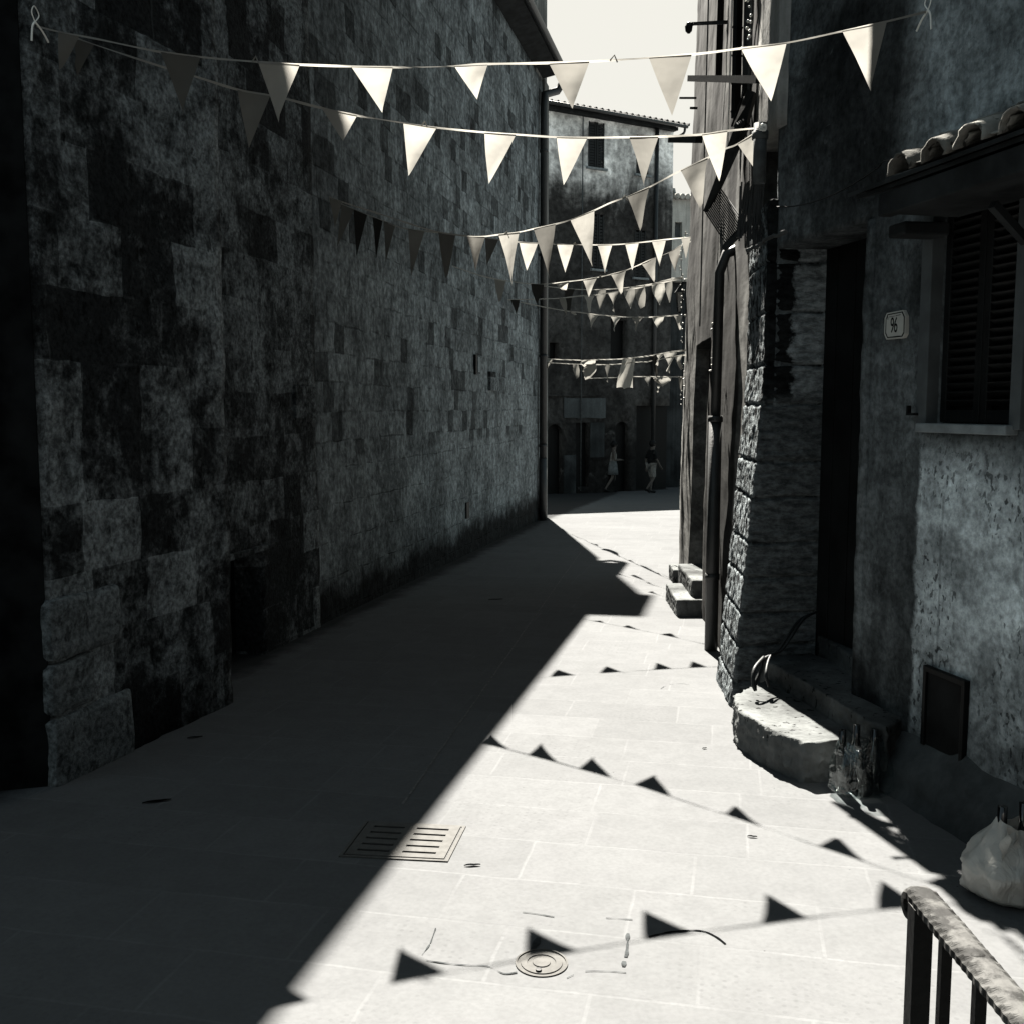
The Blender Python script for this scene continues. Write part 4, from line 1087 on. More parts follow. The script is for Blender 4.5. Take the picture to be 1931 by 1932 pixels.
bunting('fifth bunting string, rising steeply to the weathered house from a low sag', S5p,
        [(853, 501), (903, 518), (937, 526), (1001, 535), (1031, 535), (1065, 531), (1100, 527), (1129, 522), (1151, 517), (1180, 509), (1209, 497), (1236, 485), (1260, 476), (1284, 462), (1302, 455)],
        [(933, 526, 954, 530, 942, 570, 'grey'), (1001, 535, 1026, 535, 1011, 574, 'dk'), (1047, 534, 1073, 530, 1064, 548, 'palec', 1), (1098, 527, 1126, 522, 1110, 560, 'white'), (1151, 517, 1180, 509, 1172, 555, 'palec'), (1209, 497, 1237, 485, 1234, 532, 'palec'), (1260, 476, 1284, 462, 1272, 513, 'grey')], .006, 1)
S6p = lineplane(.36, 20.1, 2.08, 12.9)
bunting('sixth bunting string with five narrow flags in pairs above the lantern', S6p,
        [(985, 531), (1028, 539), (1062, 543), (1084, 545), (1119, 546), (1143, 545), (1174, 543), (1198, 540), (1228, 535), (1260, 527), (1287, 522)],
        [(1064, 544, 1084, 545, 1070, 590, 'dk'), (1124, 546, 1142, 545, 1129, 587, 'grey'), (1174, 543, 1197, 540, 1188, 582, 'palec'), (1197, 540, 1216, 537, 1210, 582, 'grey'), (1229, 535, 1252, 529, 1242, 575, 'white'), (1252, 530, 1267, 526, 1262, 571, 'palec')], .008)
S7p = lineplane(-.08, 18.1, 2.08, 12.95)
bunting('seventh bunting string, short and rising to meet the sixth', S7p,
        [(957, 565), (1000, 564), (1028, 563), (1055, 562), (1081, 559), (1100, 557), (1121, 556), (1142, 553), (1164, 549), (1200, 543), (1287, 524)],
        [(963, 565, 980, 565, 974, 599, 'dk'), (1054, 562, 1066, 562, 1068, 598, 'grey'), (1100, 557, 1121, 556, 1112, 591, 'white'), (1146, 553, 1166, 549, 1156, 589, 'palec')], .008)
S8p = lineplane(.16, 19.2, 2.1, 13.1)
bunting('eighth bunting string, sagging level with the lantern base, two flags crumpled', S8p,
        [(980, 569), (1004, 574), (1028, 579), (1068, 586), (1087, 588), (1126, 593), (1172, 597), (1212, 598), (1252, 596), (1287, 593)],
        [(1071, 586, 1087, 588, 1086, 594, 'white', 1), (1106, 591, 1128, 594, 1114, 622, 'palec'), (1150, 595, 1171, 597, 1158, 626, 'white'), (1190, 598, 1212, 598, 1199, 627, 'grey'), (1230, 597, 1252, 596, 1238, 617, 'white', 1), (1270, 595, 1287, 593, 1283, 623, 'white', 1)], .008)
S9p = lineplane(.66, 21.9, 2.1, 13.1)
bunting('ninth bunting string, lower down, with torn flags left of a hanging white cloth', S9p,
        [(1020, 675), (1042, 677), (1100, 679), (1122, 678), (1164, 677), (1196, 674), (1228, 670), (1260, 664), (1293, 660)],
        [(1024, 676, 1041, 677, 1026, 705, 'palec'), (1099, 679, 1122, 678, 1100, 694, 'palec'), (1227, 671, 1238, 668, 1239, 711, 'dk'), (1236, 668, 1252, 666, 1238, 690, 'palec', 1), (1250, 666, 1277, 662, 1258, 704, 'white')], .009)
bunting('tenth bunting string, thin, just under the string with the white cloth', S9p if False else lineplane(.68, 21.95, 2.1, 13.05),
        [(1030, 683), (1042, 684), (1076, 686), (1108, 687), (1153, 687), (1196, 683), (1225, 681), (1260, 674), (1293, 669)],
        [(1080, 686, 1090, 687, 1088, 714, 'grey', 1), (1106, 687, 1124, 687, 1104, 716, 'grey'), (1139, 687, 1150, 687, 1144, 722, 'grey'), (1269, 672, 1286, 670, 1287, 698, 'white')], .007)
bunting('lowest bunting string, with one rounded flag near the right wall', lineplane(.9, 21.6, 2.1, 13.0),
        [(1110, 713), (1150, 712), (1194, 710), (1220, 710), (1260, 710), (1292, 711)],
        [(1213, 710, 1226, 710, 1221, 729, 'palec'), (1236, 710, 1249, 728, 1232, 714, 'palec'), (1232, 712, 1266, 711, 1247, 730, 'palec'), (1279, 711, 1287, 711, 1284, 740, 'grey'), (1237, 727, 1247, 726, 1238, 740, 'palec')], .007)
# hanging cloth on the ninth string
q = [S9p.w(*S9p.hit(u, v)) for u, v in ((1173, 676), (1197, 674), (1192, 732), (1163, 731))]
bm = bmesh.new(); n = 14; rows = []
for j in range(n + 1):
    t = j / n; a, b = q[0].lerp(q[3], t), q[1].lerp(q[2], t); row = []
    for k in range(n + 1):
        g = k / n; p = a.lerp(b, g); p += S9p.n * .02 * math.sin(g * 7 + t * 3) * (t + .2); p.z += .012 * math.sin(g * 9) * t
        p += S9p.d * (.02 * math.sin(t * 5)) 
        row.append(bm.verts.new(p))
    rows.append(row)
for j in range(n):
    for k in range(n): bm.faces.new((rows[j][k], rows[j][k + 1], rows[j + 1][k + 1], rows[j + 1][k]))
cl_ = mesh('hanging_cloth', bm, M['white'], smooth=True); tag(cl_, 'long white rectangular cloth pegged on the ninth bunting string', 'cloth')
# hooks
for (nm, u, v, pl, off) in (('bow of cord tied to a hook at the left end of the nearest bunting string', 66, 40, P_pier, .04), ('bow of cord tied to a hook at the right end of the nearest bunting string', 1750, 18, P_r1, .04)):
    bm = bmesh.new(); p = pl.w(*pl.hit(u, v, off), off)
    tube(bm, spline([p, p + pl.d * .03 + Vector((0, 0, .04)), p + Vector((0, 0, .075)), p - pl.d * .02 + Vector((0, 0, .04)), p], 5), .003, 5)
    tube(bm, spline([p, p + pl.d * .05 + Vector((0, 0, -.03)), p + pl.d * .09 + Vector((0, 0, -.07))], 5), .005, 5)
    tube(bm, spline([p, p - pl.d * .02 + Vector((0, 0, -.03)), p - pl.d * .03 + Vector((0, 0, -.10))], 5), .005, 5)
    o = mesh('cord_bow', bm, M['cord']); tag(o, nm, 'cord')
bm = bmesh.new(); p = at(1437, 240, 6.8)
for k in range(5): tube(bm, spline([p + Vector((random.uniform(-.02, .02), -.01, random.uniform(-.02, .02))) for _ in range(4)], 4), .008, 5)
o = mesh('cord_knot', bm, M['cord']); tag(o, 'white knot where two bunting strings meet at the corner pipe', 'cord')

# ------------------------------------------------------------------ street furniture on the paving
def gp(u, v, dz=0.0): p = ground(u, v); return Vector((p.x, p.y, gz(p.y) + dz))
def quadslab(bm, pix, z0, z1):
    P4 = [gp(u, v) for u, v in pix]
    A = [bm.verts.new(p + Vector((0, 0, z1))) for p in P4]; B = [bm.verts.new(p + Vector((0, 0, z0))) for p in P4]
    bm.faces.new(A); bm.faces.new(B)
    for i in range(len(A)): bm.faces.new((A[i], A[(i + 1) % len(A)], B[(i + 1) % len(A)], B[i]))
gc = [(690, 1550), (879, 1560), (845, 1627), (639, 1617)]
GP = [gp(*c) for c in gc]
def bil(s, t, dz=0): 
    a = GP[0].lerp(GP[1], s); b = GP[3].lerp(GP[2], s); p = a.lerp(b, t); return p + Vector((0, 0, dz))
grate = empty('drain_grate', bil(.5, .5), 'square metal drain grate with two columns of slots, half in sun', 'drain grate')
def bquad(bm, s0, t0, s1, t1, z0, z1):
    P4 = [bil(s, t) for s, t in ((s0, t0), (s1, t0), (s1, t1), (s0, t1))]
    A = [bm.verts.new(p + Vector((0, 0, z1))) for p in P4]; B = [bm.verts.new(p + Vector((0, 0, z0))) for p in P4]
    bm.faces.new(A); bm.faces.new(B)
    for i in range(4): bm.faces.new((A[i], A[(i + 1) % 4], B[(i + 1) % 4], B[i]))
bm = bmesh.new()
for r_ in ((0, 0, 1, .035), (0, .965, 1, 1), (0, .035, .03, .965), (.97, .035, 1, .965)): bquad(bm, *r_, -.01, .006)
mesh('frame', bm, M['cast'], grate)
bm = bmesh.new(); bquad(bm, .03, .035, .97, .965, -.012, .0025); mesh('pit', bm, M['black'], grate)
bm = bmesh.new()
# plate made of strips around the slots
s_edges = [.05, .13, .43, .55, .86, .95]
tt = [.12 + .155 * k for k in range(6)]
bquad(bm, .045, .05, .13, .95, .003, .0085); bquad(bm, .43, .05, .55, .95, .003, .0085); bquad(bm, .86, .05, .955, .95, .003, .0085)
for (x0, x1) in ((.13, .43), (.55, .86)):
    e = [.05] + [v for k in range(5) for v in (.14 + k * .165, .14 + k * .165 + .05)] + [.95]
    for k in range(0, len(e), 2): bquad(bm, x0, e[k], x1, e[k + 1], .003, .0085)
mesh('slotted_plate', bm, M['cast'], grate)
# round valve cover
cc = gp(1021, 1818); rc = .093
valve = empty('valve_cover', cc, 'small round iron valve cover with concentric rings set in patched mortar', 'utility cover')
bm = bmesh.new(); lathe(bm, [(rc, -.01), (rc, .006), (rc * .93, .0065), (rc * .92, .002), (rc * .80, .0025), (rc * .79, .006), (rc * .55, .0065), (rc * .53, .003), (rc * .35, .0035), (rc * .33, .007), (rc * .05, .008)], cc, 40)
mesh('cover', bm, M['cast'], valve, None, False)
bm = bmesh.new(); lathe(bm, [(.011, .0), (.011, .012), (.006, .0125)], cc + Vector((-.012, -.055, 0)), 12); mesh('key_hole', bm, M['black'], valve)
# seams of the patched paving around it
def crack(label, pix, w, mat='seam', rag=.6, name='paving_crack', h=.003):
    pts = spline([gp(u, v, .0) for u, v in pix], 14); bm = bmesh.new(); L = []; Rr = []
    for i, p in enumerate(pts):
        t_ = (pts[min(i + 1, len(pts) - 1)] - pts[max(i - 1, 0)]).normalized(); s = Vector((-t_.y, t_.x, 0))
        q = noise.noise(p * 26); w_ = w * max(.08, 1 + rag * 2.6 * q); j = s * (w * .5 * noise.noise(p * 13 + Vector((5, 5, 5))))
        L.append(bm.verts.new(p + j + s * w_ / 2 + Vector((0, 0, h)))); Rr.append(bm.verts.new(p + j - s * w_ / 2 + Vector((0, 0, h))))
    for i in range(len(pts) - 1):
        if noise.noise(pts[i] * 17 + Vector((2, 7, 1))) > -.30 or rag < .5: bm.faces.new((L[i], L[i + 1], Rr[i + 1], Rr[i]))
    o = mesh(name, bm, M[mat]); tag(o, label, 'crack', 'worn seams in the paving', None); return o
crack('dark crack across the paving behind the round valve cover', [(1112, 1727), (1130, 1732), (1160, 1734), (1192, 1736)], .004)
crack('broken seam running left from behind the valve cover', [(985, 1722), (1010, 1725), (1045, 1731)], .0035)
crack('short wide mortar strip to the right of the valve cover', [(1184, 1762), (1181, 1800), (1176, 1825)], .011)
crack('slanting seam far left of the valve cover', [(822, 1752), (812, 1780), (795, 1805)], .004)
crack('ragged seam touching the valve cover on its left', [(805, 1813), (840, 1818), (880, 1822), (920, 1824), (950, 1838), (975, 1836)], .005)
crack('seam leaving the valve cover toward the right', [(1068, 1846), (1100, 1834), (1150, 1834), (1180, 1836)], .003)
crack('short patch of old mortar directly behind the valve cover', [(1015, 1770), (1010, 1790), (1006, 1803)], .02, rag=.4)
crack('fine curved crack beside the sunlit steps', [(1245, 1300), (1260, 1292), (1285, 1290), (1305, 1293)], .003)
crack('long dark scar crossing one flag shadow near the handrail', [(1222, 1768), (1250, 1762), (1290, 1757), (1325, 1758), (1350, 1768), (1368, 1782)], .009, 'leaf', .3)
M['joint'] = simple('pale_joint', .155, tint=(1, 1, .98), rough=.95, var=.3, sc=20, spec=.02)
crack('long pale joint running up the street along the shade edge', [(760, 1517), (800, 1460), (950, 1246), (1050, 1104), (1096, 1040)], .011, 'joint', .12, 'paving_joint')
# leaf litter
def litter(label, u, v, L_, W_, ang, curl=.3):
    p = gp(u, v, .003); bm = bmesh.new(); n = 10; g = []
    for i in range(n + 1):
        f = i / n; w_ = W_ * math.sin(math.pi * min(1, f * .96 + .02)) ** .7; row = []
        for j in (-1, 0, 1):
            x = (f - .5) * L_; y = j * w_ / 2; z = curl * .012 * (j * j) + .002 * abs(math.sin(f * 5))
            row.append(bm.verts.new(p + Vector((x * math.cos(ang) - y * math.sin(ang), x * math.sin(ang) + y * math.cos(ang), z))))
        g.append(row)
    for i in range(n):
        for j in range(2): bm.faces.new((g[i][j], g[i + 1][j], g[i + 1][j + 1], g[i][j + 1]))
    o = mesh('fallen_leaf', bm, M['leaf'], smooth=True); tag(o, label, 'leaf', 'litter lying on the paving')
litter('curled black leaf just right of the drain grate', 891, 1634, .072, .02, .1)
litter('long dark leaf in the shade by the left pier', 296, 1513, .14, .03, .35)
litter('small dark leaf in the shade beneath the left wall', 368, 1392, .09, .02, .3)
litter('small leaf on the sunny paving below the steps', 1418, 1580, .045, .016, -.2)
litter('tiny dark scrap between the steps and the flag shadows', 1328, 1413, .03, .014, .4)
litter('dark twig-like leaf on the shaded paving in the middle distance', 935, 1131, .16, .03, .2)

# garden hose draped over the steps
hose = [at(1530, 1158, 6.72), at(1505, 1172, 6.6), at(1482, 1205, 6.45), at(1462, 1232, 6.4), at(1442, 1242, 6.35), at(1436, 1262, 6.25), at(1425, 1285, 6.2), at(1424, 1303, 6.18)]
bm = bmesh.new(); tube(bm, spline(hose, 6), .010, 8)
tube(bm, spline([p + Vector((.035, .0, .015)) for p in hose[:5]] + [at(1444, 1270, 6.2), at(1450, 1295, 6.2)], 6), .009, 8)
tube(bm, spline([at(1440, 1240, 6.33), at(1422, 1262, 6.2), at(1420, 1290, 6.15), at(1424, 1302, 6.15)], 6), .012, 8)
o = mesh('rubber_hose', bm, M['rubber'], smooth=True); tag(o, 'grey rubber hose looped over the steps beside the stone quoin', 'hose')

# bags of bottles
def bottle(parent, base, top, r, neck=.35, lab=True):
    base, top = Vector(base), Vector(top); L = top - base
    bm = bmesh.new(); f = [0, .02, .58, .70, .76, 1.0, 1.0]; rr = [r * .9, r, r, r * .62, r * .5, r * .5, r * .1]
    tube(bm, [base + L * q for q in f], rr, 14); b = mesh('bottle', bm, M['glassd'], parent, None, True)
    return b
mfilm, t = newmat('thin_clear_plastic')
c = t.co(); n_ = t.bump(t.noise(c, 9, 3, .6, 1.2), .5, .05)
g1 = t.new('ShaderNodeBsdfGlossy'); g1.inputs['Roughness'].default_value = .12; g1.inputs['Color'].default_value = (.9, .95, .95, 1); t.put(g1.inputs['Normal'], n_)
tr = t.new('ShaderNodeBsdfTransparent'); tr.inputs['Color'].default_value = (.86, .9, .9, 1)
mx = t.new('ShaderNodeMixShader'); lw = t.new('ShaderNodeLayerWeight'); lw.inputs['Blend'].default_value = .35; t.put(lw.inputs['Normal'], n_)
t.put(mx.inputs[0], t.m('ADD', t.m('MULTIPLY', lw.outputs['Facing'], .42), .03)); t.t.links.new(tr.outputs[0], mx.inputs[1]); t.t.links.new(g1.outputs[0], mx.inputs[2]); t.t.links.new(mx.outputs[0], t.out.inputs[0])
mwb, t = newmat('white_carrier_plastic')
c = t.co(); n_ = t.bump(t.noise(t.scl(c, (1, 1, .5)), 10, 4, .6, .8), .45, .05)
d_ = t.new('ShaderNodeBsdfPrincipled'); d_.inputs['Base Color'].default_value = (.42, .42, .40, 1); d_.inputs['Roughness'].default_value = .3; t.put(d_.inputs['Normal'], n_)
tl = t.new('ShaderNodeBsdfTranslucent'); tl.inputs['Color'].default_value = (.26, .255, .24, 1); mx = t.new('ShaderNodeMixShader'); mx.inputs[0].default_value = .45
t.t.links.new(d_.outputs[0], mx.inputs[1]); t.t.links.new(tl.outputs[0], mx.inputs[2]); t.t.links.new(mx.outputs[0], t.out.inputs[0])
def bagmesh(c, rx, ry, h, seed, fold=.12, open_top=.5):
    bm = bmesh.new(); n, nz = 56, 34; rings = []
    for j in range(nz + 1):
        f = j / nz; z = h * f
        pr = (.55 + .45 * min(1, f / .12) ** .5) if f < .12 else (1.0 if f < .45 else 1 - (f - .45) / .55 * (1 - open_top))
        row = []
        for k in range(n):
            a = 2 * math.pi * k / n; q = Vector((math.cos(a) * 1.3, math.sin(a) * 1.3, f * 1.6 + seed))
            r = pr * (1 + fold * 1.6 * fbm(q, 1.3, 4) + fold * .5 * math.sin(a * 9 + f * 4 + seed) * f)
            row.append(bm.verts.new(c + Vector((rx * r * math.cos(a), ry * r * math.sin(a), z + .02 * math.sin(a * 2 + seed) * f))))
        rings.append(row)
    for a, b in zip(rings, rings[1:]):
        for k in range(n): bm.faces.new((a[k], a[(k + 1) % n], b[(k + 1) % n], b[k]))
    bm.faces.new(rings[0]); return bm
b1 = gp(1622, 1492); b1 = Vector((1.80, 5.20, gz(5.2)))
bag1 = empty('clear_bag_of_bottles', b1, 'clear plastic bag of dark bottles slumped against the lowest step', 'bag')
mesh('plastic_film', bagmesh(b1 + Vector((0, -.02, .002)), .165, .13, .30, 3.0, .07, .62), mfilm, bag1, None, True)
for (dx, dy, ex, ey, hh, lb) in ((-.085, .0, -.10, -.02, .34, 1), (-.01, .03, .0, .06, .345, 1), (.075, .0, .085, .03, .33, 1), (.02, -.05, -.03, -.06, .25, 0), (.05, .05, .1, .08, .3, 0)):
    base = b1 + Vector((dx, dy, .01)); top = b1 + Vector((ex, ey, hh)); bo = bottle(bag1, base, top, .036)
    if lb:
        bm = bmesh.new(); L = top - base; tube(bm, [base + L * .74, base + L * .86], [.0165, .0155], 12); mesh('neck_label', bm, M['label_'], bo, None, True)
b2 = Vector((2.015, 4.0, gz(4.0)))
bag2 = empty('white_bag_of_bottles', b2, 'knotted white carrier bag holding dark bottles on the paving at the right edge', 'bag')
mesh('plastic_skin', bagmesh(b2, .185, .15, .32, 1.2, .15, .40), mwb, bag2, None, True)
for (dx, ex, hh) in ((-.05, -.055, .385), (.05, .03, .40), (.0, .10, .37)): bottle(bag2, b2 + Vector((dx, 0, .015)), b2 + Vector((ex, .01 - .02, hh)), .038)
bm = bmesh.new()
for sx in (-1, 1):
    pts = spline([b2 + Vector((sx * .02, -.07, .25)), b2 + Vector((sx * .05, -.10, .33)), b2 + Vector((sx * .085, -.11, .30)), b2 + Vector((sx * .09, -.115, .22))], 7); A = []; B = []
    for i, p in enumerate(pts):
        w_ = .010 + .014 * abs(math.sin(i * .5)); q = Vector((math.cos(i * .35), math.sin(i * .35) * .6, .5)).normalized(); A.append(bm.verts.new(p + q * w_)); B.append(bm.verts.new(p - q * w_))
    for i in range(len(pts) - 1): bm.faces.new((A[i], A[i + 1], B[i + 1], B[i]))
mesh('knotted_handle', bm, mwb, bag2, None, True)

# ------------------------------------------------------------------ hand rail and landing in the foreground
rail = empty('iron_handrail', (.545, 1.3, .45), 'hammered wrought iron handrail on square posts in the bottom right corner', 'handrail')
zr = 1.352
m_rail, t = newmat('worn_hammered_iron'); c = t.co()
n1_ = t.noise(c, 16, 6, .7); n2_ = t.noise(c, 70, 4)
v = t.mixf(t.ss(n1_, .44, .56), .075, .02); v = t.m('MULTIPLY', v, t.ss(n2_, .3, .7, .8, 1.2))
t.bsdf(t.tint(v, (1, 1, .97)), .7, t.bump(t.m('ADD', n1_, t.m('MULTIPLY', n2_, .3)), .5, .004), 0, .06)
def rail_mesh():
    bm = bmesh.new(); n = 900; w = .0205; x0 = .553; rows = []
    for i in range(n + 1):
        y = 1.338 - (1.338 + .9) * (i / n) ** 1.0; ph = y / .0165 * 2 * math.pi + .6 * math.sin(y * 37)
        ws = w * (1 + .0)
        row = []
        for k, (dx, dz) in enumerate(((-1, -.013), (-1, -.004), (-.82, .001), (-.5, .0022), (0, .0026), (.5, .0022), (.82, .001), (1, -.004), (1, -.013))):
            xx = x0 + dx * w; zz = zr + dz
            if abs(dx) > .7:
                q = .5 + .5 * math.sin(ph + (0 if dx < 0 else 1.7)); xx += (1 if dx > 0 else -1) * (.0012 * q * abs(dx)); zz -= (.0040 * q if abs(dx) < .9 else .001)
            if abs(dx) > .95: xx += .0 
            zz += .0010 * fbm((xx * 3, y, 1), 14)
            row.append(bm.verts.new((xx, y, zz)))
        rows.append(row)
    for a, b in zip(rows, rows[1:]):
        m_ = len(a)
        for k in range(m_): bm.faces.new((a[k], a[(k + 1) % m_], b[(k + 1) % m_], b[k]))
    bm.faces.new(rows[-1])
    # rolled end
    m_ = len(rows[0]); prev = rows[0]
    for s in range(1, 13):
        a = s / 12 * math.pi * 1.25; rr = .026 - .008 * s / 12
        cy, cz = 1.338, zr - .026
        row = []
        for v in rows[0]:
            d = (v.co.z - zr); rad = rr + d
            row.append(bm.verts.new((x0 + (v.co.x - x0) * (1 - .1 * s / 12), cy + rad * math.sin(a), cz + rad * math.cos(a))))
        for k in range(m_): bm.faces.new((prev[k], prev[(k + 1) % m_], row[(k + 1) % m_], row[k]))
        prev = row
    bm.faces.new(prev)
    return bm
mesh('hand_bar', rail_mesh(), m_rail, rail, None, False)
for i, (y, w) in enumerate([(1.315, .0255), (1.235, .0135), (1.14, .0135), (1.045, .0135), (.95, .0135), (.855, .0135), (.6, .0255)]):
    bm = bmesh.new(); box(bm, (.5435 - w / 2, y - w / 2, .36), (.5435 + w / 2, y + w / 2, zr - .012), .0012); mesh('post', bm, M['black'], rail)
bm = bmesh.new(); bmesh.ops.create_uvsphere(bm, u_segments=14, v_segments=8, radius=.0075, matrix=Matrix.Translation((.552, 1.165, zr + .001)) @ Matrix.Diagonal((1.25, 1.0, .5, 1))); mesh('rivet', bm, m_rail, rail, None, True)
bm = bmesh.new(); box(bm, (-.7, -3, -.1), (2.9, 1.42, .38), .01); o = mesh('stone_landing', bm, M['step']); tag(o, 'stone landing under the photographer carrying the handrail', kind='structure')

# ------------------------------------------------------------------ two people walking in the shade of the square
def person(name_label, x, y, hgt, pose, face, clothes):
    z = gz(y); s = hgt / 1.7
    root = empty('person', (x, y, z), name_label, 'person')
    m = Matrix.Translation((x, y, z)) @ Matrix.Rotation(face, 4, 'Z') @ Matrix.Scale(s, 4)
    # joints, figure faces +x, y is its left
    J = {'pel': (0, 0, .93), 'waist': (.0, 0, 1.05), 'chest': (.03, 0, 1.25), 'neck': (.03, 0, 1.42), 'head0': (.05, 0, 1.50), 'head1': (.055, 0, 1.62)}
    J['shl'] = (.02, .17, 1.38); J['shr'] = (.02, -.17, 1.38)
    J['ell'], J['wrl'], J['elr'], J['wrr'] = pose['arms']
    J['hil'] = (0, .09, .90); J['hir'] = (0, -.09, .90)
    J['knl'], J['anl'], J['tol'], J['knr'], J['anr'], J['tor'] = pose['legs']
    E = [('pel', 'waist'), ('waist', 'chest'), ('chest', 'neck'), ('neck', 'head0'), ('head0', 'head1'), ('chest', 'shl'), ('shl', 'ell'), ('ell', 'wrl'), ('chest', 'shr'), ('shr', 'elr'), ('elr', 'wrr'),
         ('pel', 'hil'), ('hil', 'knl'), ('knl', 'anl'), ('anl', 'tol'), ('pel', 'hir'), ('hir', 'knr'), ('knr', 'anr'), ('anr', 'tor')]
    rad = dict(pel=.125, waist=.10, chest=.125, neck=.05, head0=.075, head1=.085, shl=.05, shr=.05, ell=.036, elr=.036, wrl=.024, wrr=.024, hil=.08, hir=.08, knl=.052, knr=.052, anl=.035, anr=.035, tol=.03, tor=.03)
    names = list(J); co = [Vector(J[k]) for k in names]; rr = [rad[k] for k in names]; ed = [(names.index(a), names.index(b)) for a, b in E]
    for w_ in ('wrl', 'wrr'):
        W = Vector(J[w_]); e_ = Vector(J['ell' if w_ == 'wrl' else 'elr']); d = (W - e_).normalized(); sd = Vector((0, 0, 1)).cross(d)
        if sd.length < .1: sd = Vector((1, 0, 0))
        sd.normalize(); pi_ = len(co); co.append(W + d * .06); rr.append(.026); ed.append((names.index(w_), pi_))
        for q, (off, ln) in enumerate(((-.03, .07), (-.01, .085), (.01, .08), (.03, .065))):
            a = len(co); co += [W + d * .085 + sd * off, W + d * (.085 + ln * .55) + sd * off * 1.1 + Vector((0, 0, -.008)), W + d * (.085 + ln * .85) + sd * off + Vector((0, 0, -.025))]; rr += [.010, .009, .008]
            ed += [(pi_, a), (a, a + 1), (a + 1, a + 2)]
        a = len(co); co += [W + d * .04 + sd * .04 * (1 if w_ == 'wrr' else -1), W + d * .075 + sd * .055 * (1 if w_ == 'wrr' else -1)]; rr += [.012, .009]; ed += [(pi_, a), (a, a + 1)]
    me = D.meshes.new('body'); me.from_pydata([tuple(c) for c in co], ed, []); me.materials.append(M['skin'])
    b = D.objects.new('body', me); place(b, root, m)
    mo = b.modifiers.new('s', 'SKIN'); mo.use_smooth_shade = True
    for i, v in enumerate(me.skin_vertices[0].data): v.radius = (rr[i], rr[i]); v.use_root = (i == 0)
    b.modifiers.new('u', 'SUBSURF').levels = 1; b.modifiers['u'].render_levels = 2
    def garment(nm, keys, edges, radii, mat):
        me = D.meshes.new(nm); me.from_pydata([J[k] if k in J else k for k in keys], edges, []); me.materials.append(mat); g = D.objects.new(nm, me); place(g, root, m)
        mo = g.modifiers.new('s', 'SKIN'); mo.use_smooth_shade = True
        for i, v in enumerate(me.skin_vertices[0].data): v.radius = (radii[i], radii[i] if not isinstance(radii[i], tuple) else 0); v.use_root = (i == 0)
        g.modifiers.new('u', 'SUBSURF').levels = 1; g.modifiers['u'].render_levels = 2
    # head details
    hc = Vector(J['head1']) + Vector((0, 0, -.02))
    bm = bmesh.new()
    bmesh.ops.create_uvsphere(bm, u_segments=18, v_segments=12, radius=.112, matrix=Matrix.Translation(hc + Vector((-.022, 0, .03))) @ Matrix.Diagonal((1.02, .88, 1.12, 1)))
    for v in list(bm.verts):
        if v.co.x > hc.x + .05 and v.co.z < hc.z + .06: bm.verts.remove(v)
    if clothes.get('bun'): bmesh.ops.create_uvsphere(bm, u_segments=12, v_segments=8, radius=.05, matrix=Matrix.Translation(hc + Vector((-.12, 0, .04))))
    mesh('hair', bm, M['hair'], root, m, True)
    bm = bmesh.new()
    bmesh.ops.create_cone(bm, cap_ends=True, segments=8, radius1=.018, radius2=.006, depth=.05, matrix=Matrix.Translation(hc + Vector((.095, 0, -.01))) @ Matrix.Rotation(R(20), 4, 'Y'))
    for sy in (-1, 1): bmesh.ops.create_uvsphere(bm, u_segments=8, v_segments=6, radius=.02, matrix=Matrix.Translation(hc + Vector((0, sy * .088, -.005))) @ Matrix.Diagonal((.7, .4, 1.3, 1)))
    mesh('nose_and_ears', bm, M['skin'], root, m, True)
    bm = bmesh.new()
    for sy in (-1, 1): bmesh.ops.create_uvsphere(bm, u_segments=8, v_segments=6, radius=.009, matrix=Matrix.Translation(hc + Vector((.083, sy * .032, .012))))
    box(bm, hc + Vector((.083, -.02, -.052)), hc + Vector((.09, .02, -.045))); mesh('eyes_and_mouth', bm, M['hair'], root, m)
    for nm, keys, edges, radii, mat in clothes['g'](J): garment(nm, keys, edges, radii, mat)
    if clothes.get('skirt'):
        bm = bmesh.new(); lathe(bm, [(.125, 1.06), (.155, .95), (.175, .80), (.195, .60), (.185, .60), (.15, .8), (.12, 1.04)], (0, 0, 0), 24, False)
        mesh('skirt', bm, clothes['skirt'], root, m, True)
    if clothes.get('bag'):
        bm = bmesh.new(); box(bm, (-.16, .16, .70), (.10, .27, 1.02), .04); tube(bm, spline([(-.05, .2, 1.0), (-.03, .12, 1.25), (.0, .02, 1.42), (.05, -.06, 1.25)], 5), .012, 6); o = mesh('shoulder_bag', bm, M['dark_cloth'], None, m, True); tag(o, 'dark shoulder bag hanging at the side of the person in a skirt', 'bag')
    bm = bmesh.new()
    for a_, t_ in (('anl', 'tol'), ('anr', 'tor')):
        A = Vector(J[a_]); T = Vector(J[t_]); d = (T - A); d.z *= .3
        tube(bm, [A + Vector((-.05, 0, -.045)), A + Vector((0, 0, -.03)), T + Vector((.02, 0, .0)), T + Vector((.07, 0, .0))], [.035, .045, .042, .022], 10)
    mesh('shoes', bm, M['dark_cloth'], root, m, True)
walk1 = dict(arms=[(.02, .24, 1.12), (.24, .16, 1.12), (-.02, -.24, 1.10), (.22, -.14, 1.10)], legs=[(.10, .09, .50), (.02, .09, .09), (.14, .10, .035), (-.04, -.09, .48), (-.28, -.09, .12), (-.17, -.09, .035)])
walk2 = dict(arms=[(-.08, .25, 1.12), (-.06, .24, .86), (.06, -.25, 1.12), (.20, -.22, .92)], legs=[(.06, .08, .49), (.02, .08, .09), (.15, .09, .035), (.05, -.08, .50), (-.20, -.08, .16), (-.12, -.08, .06)])
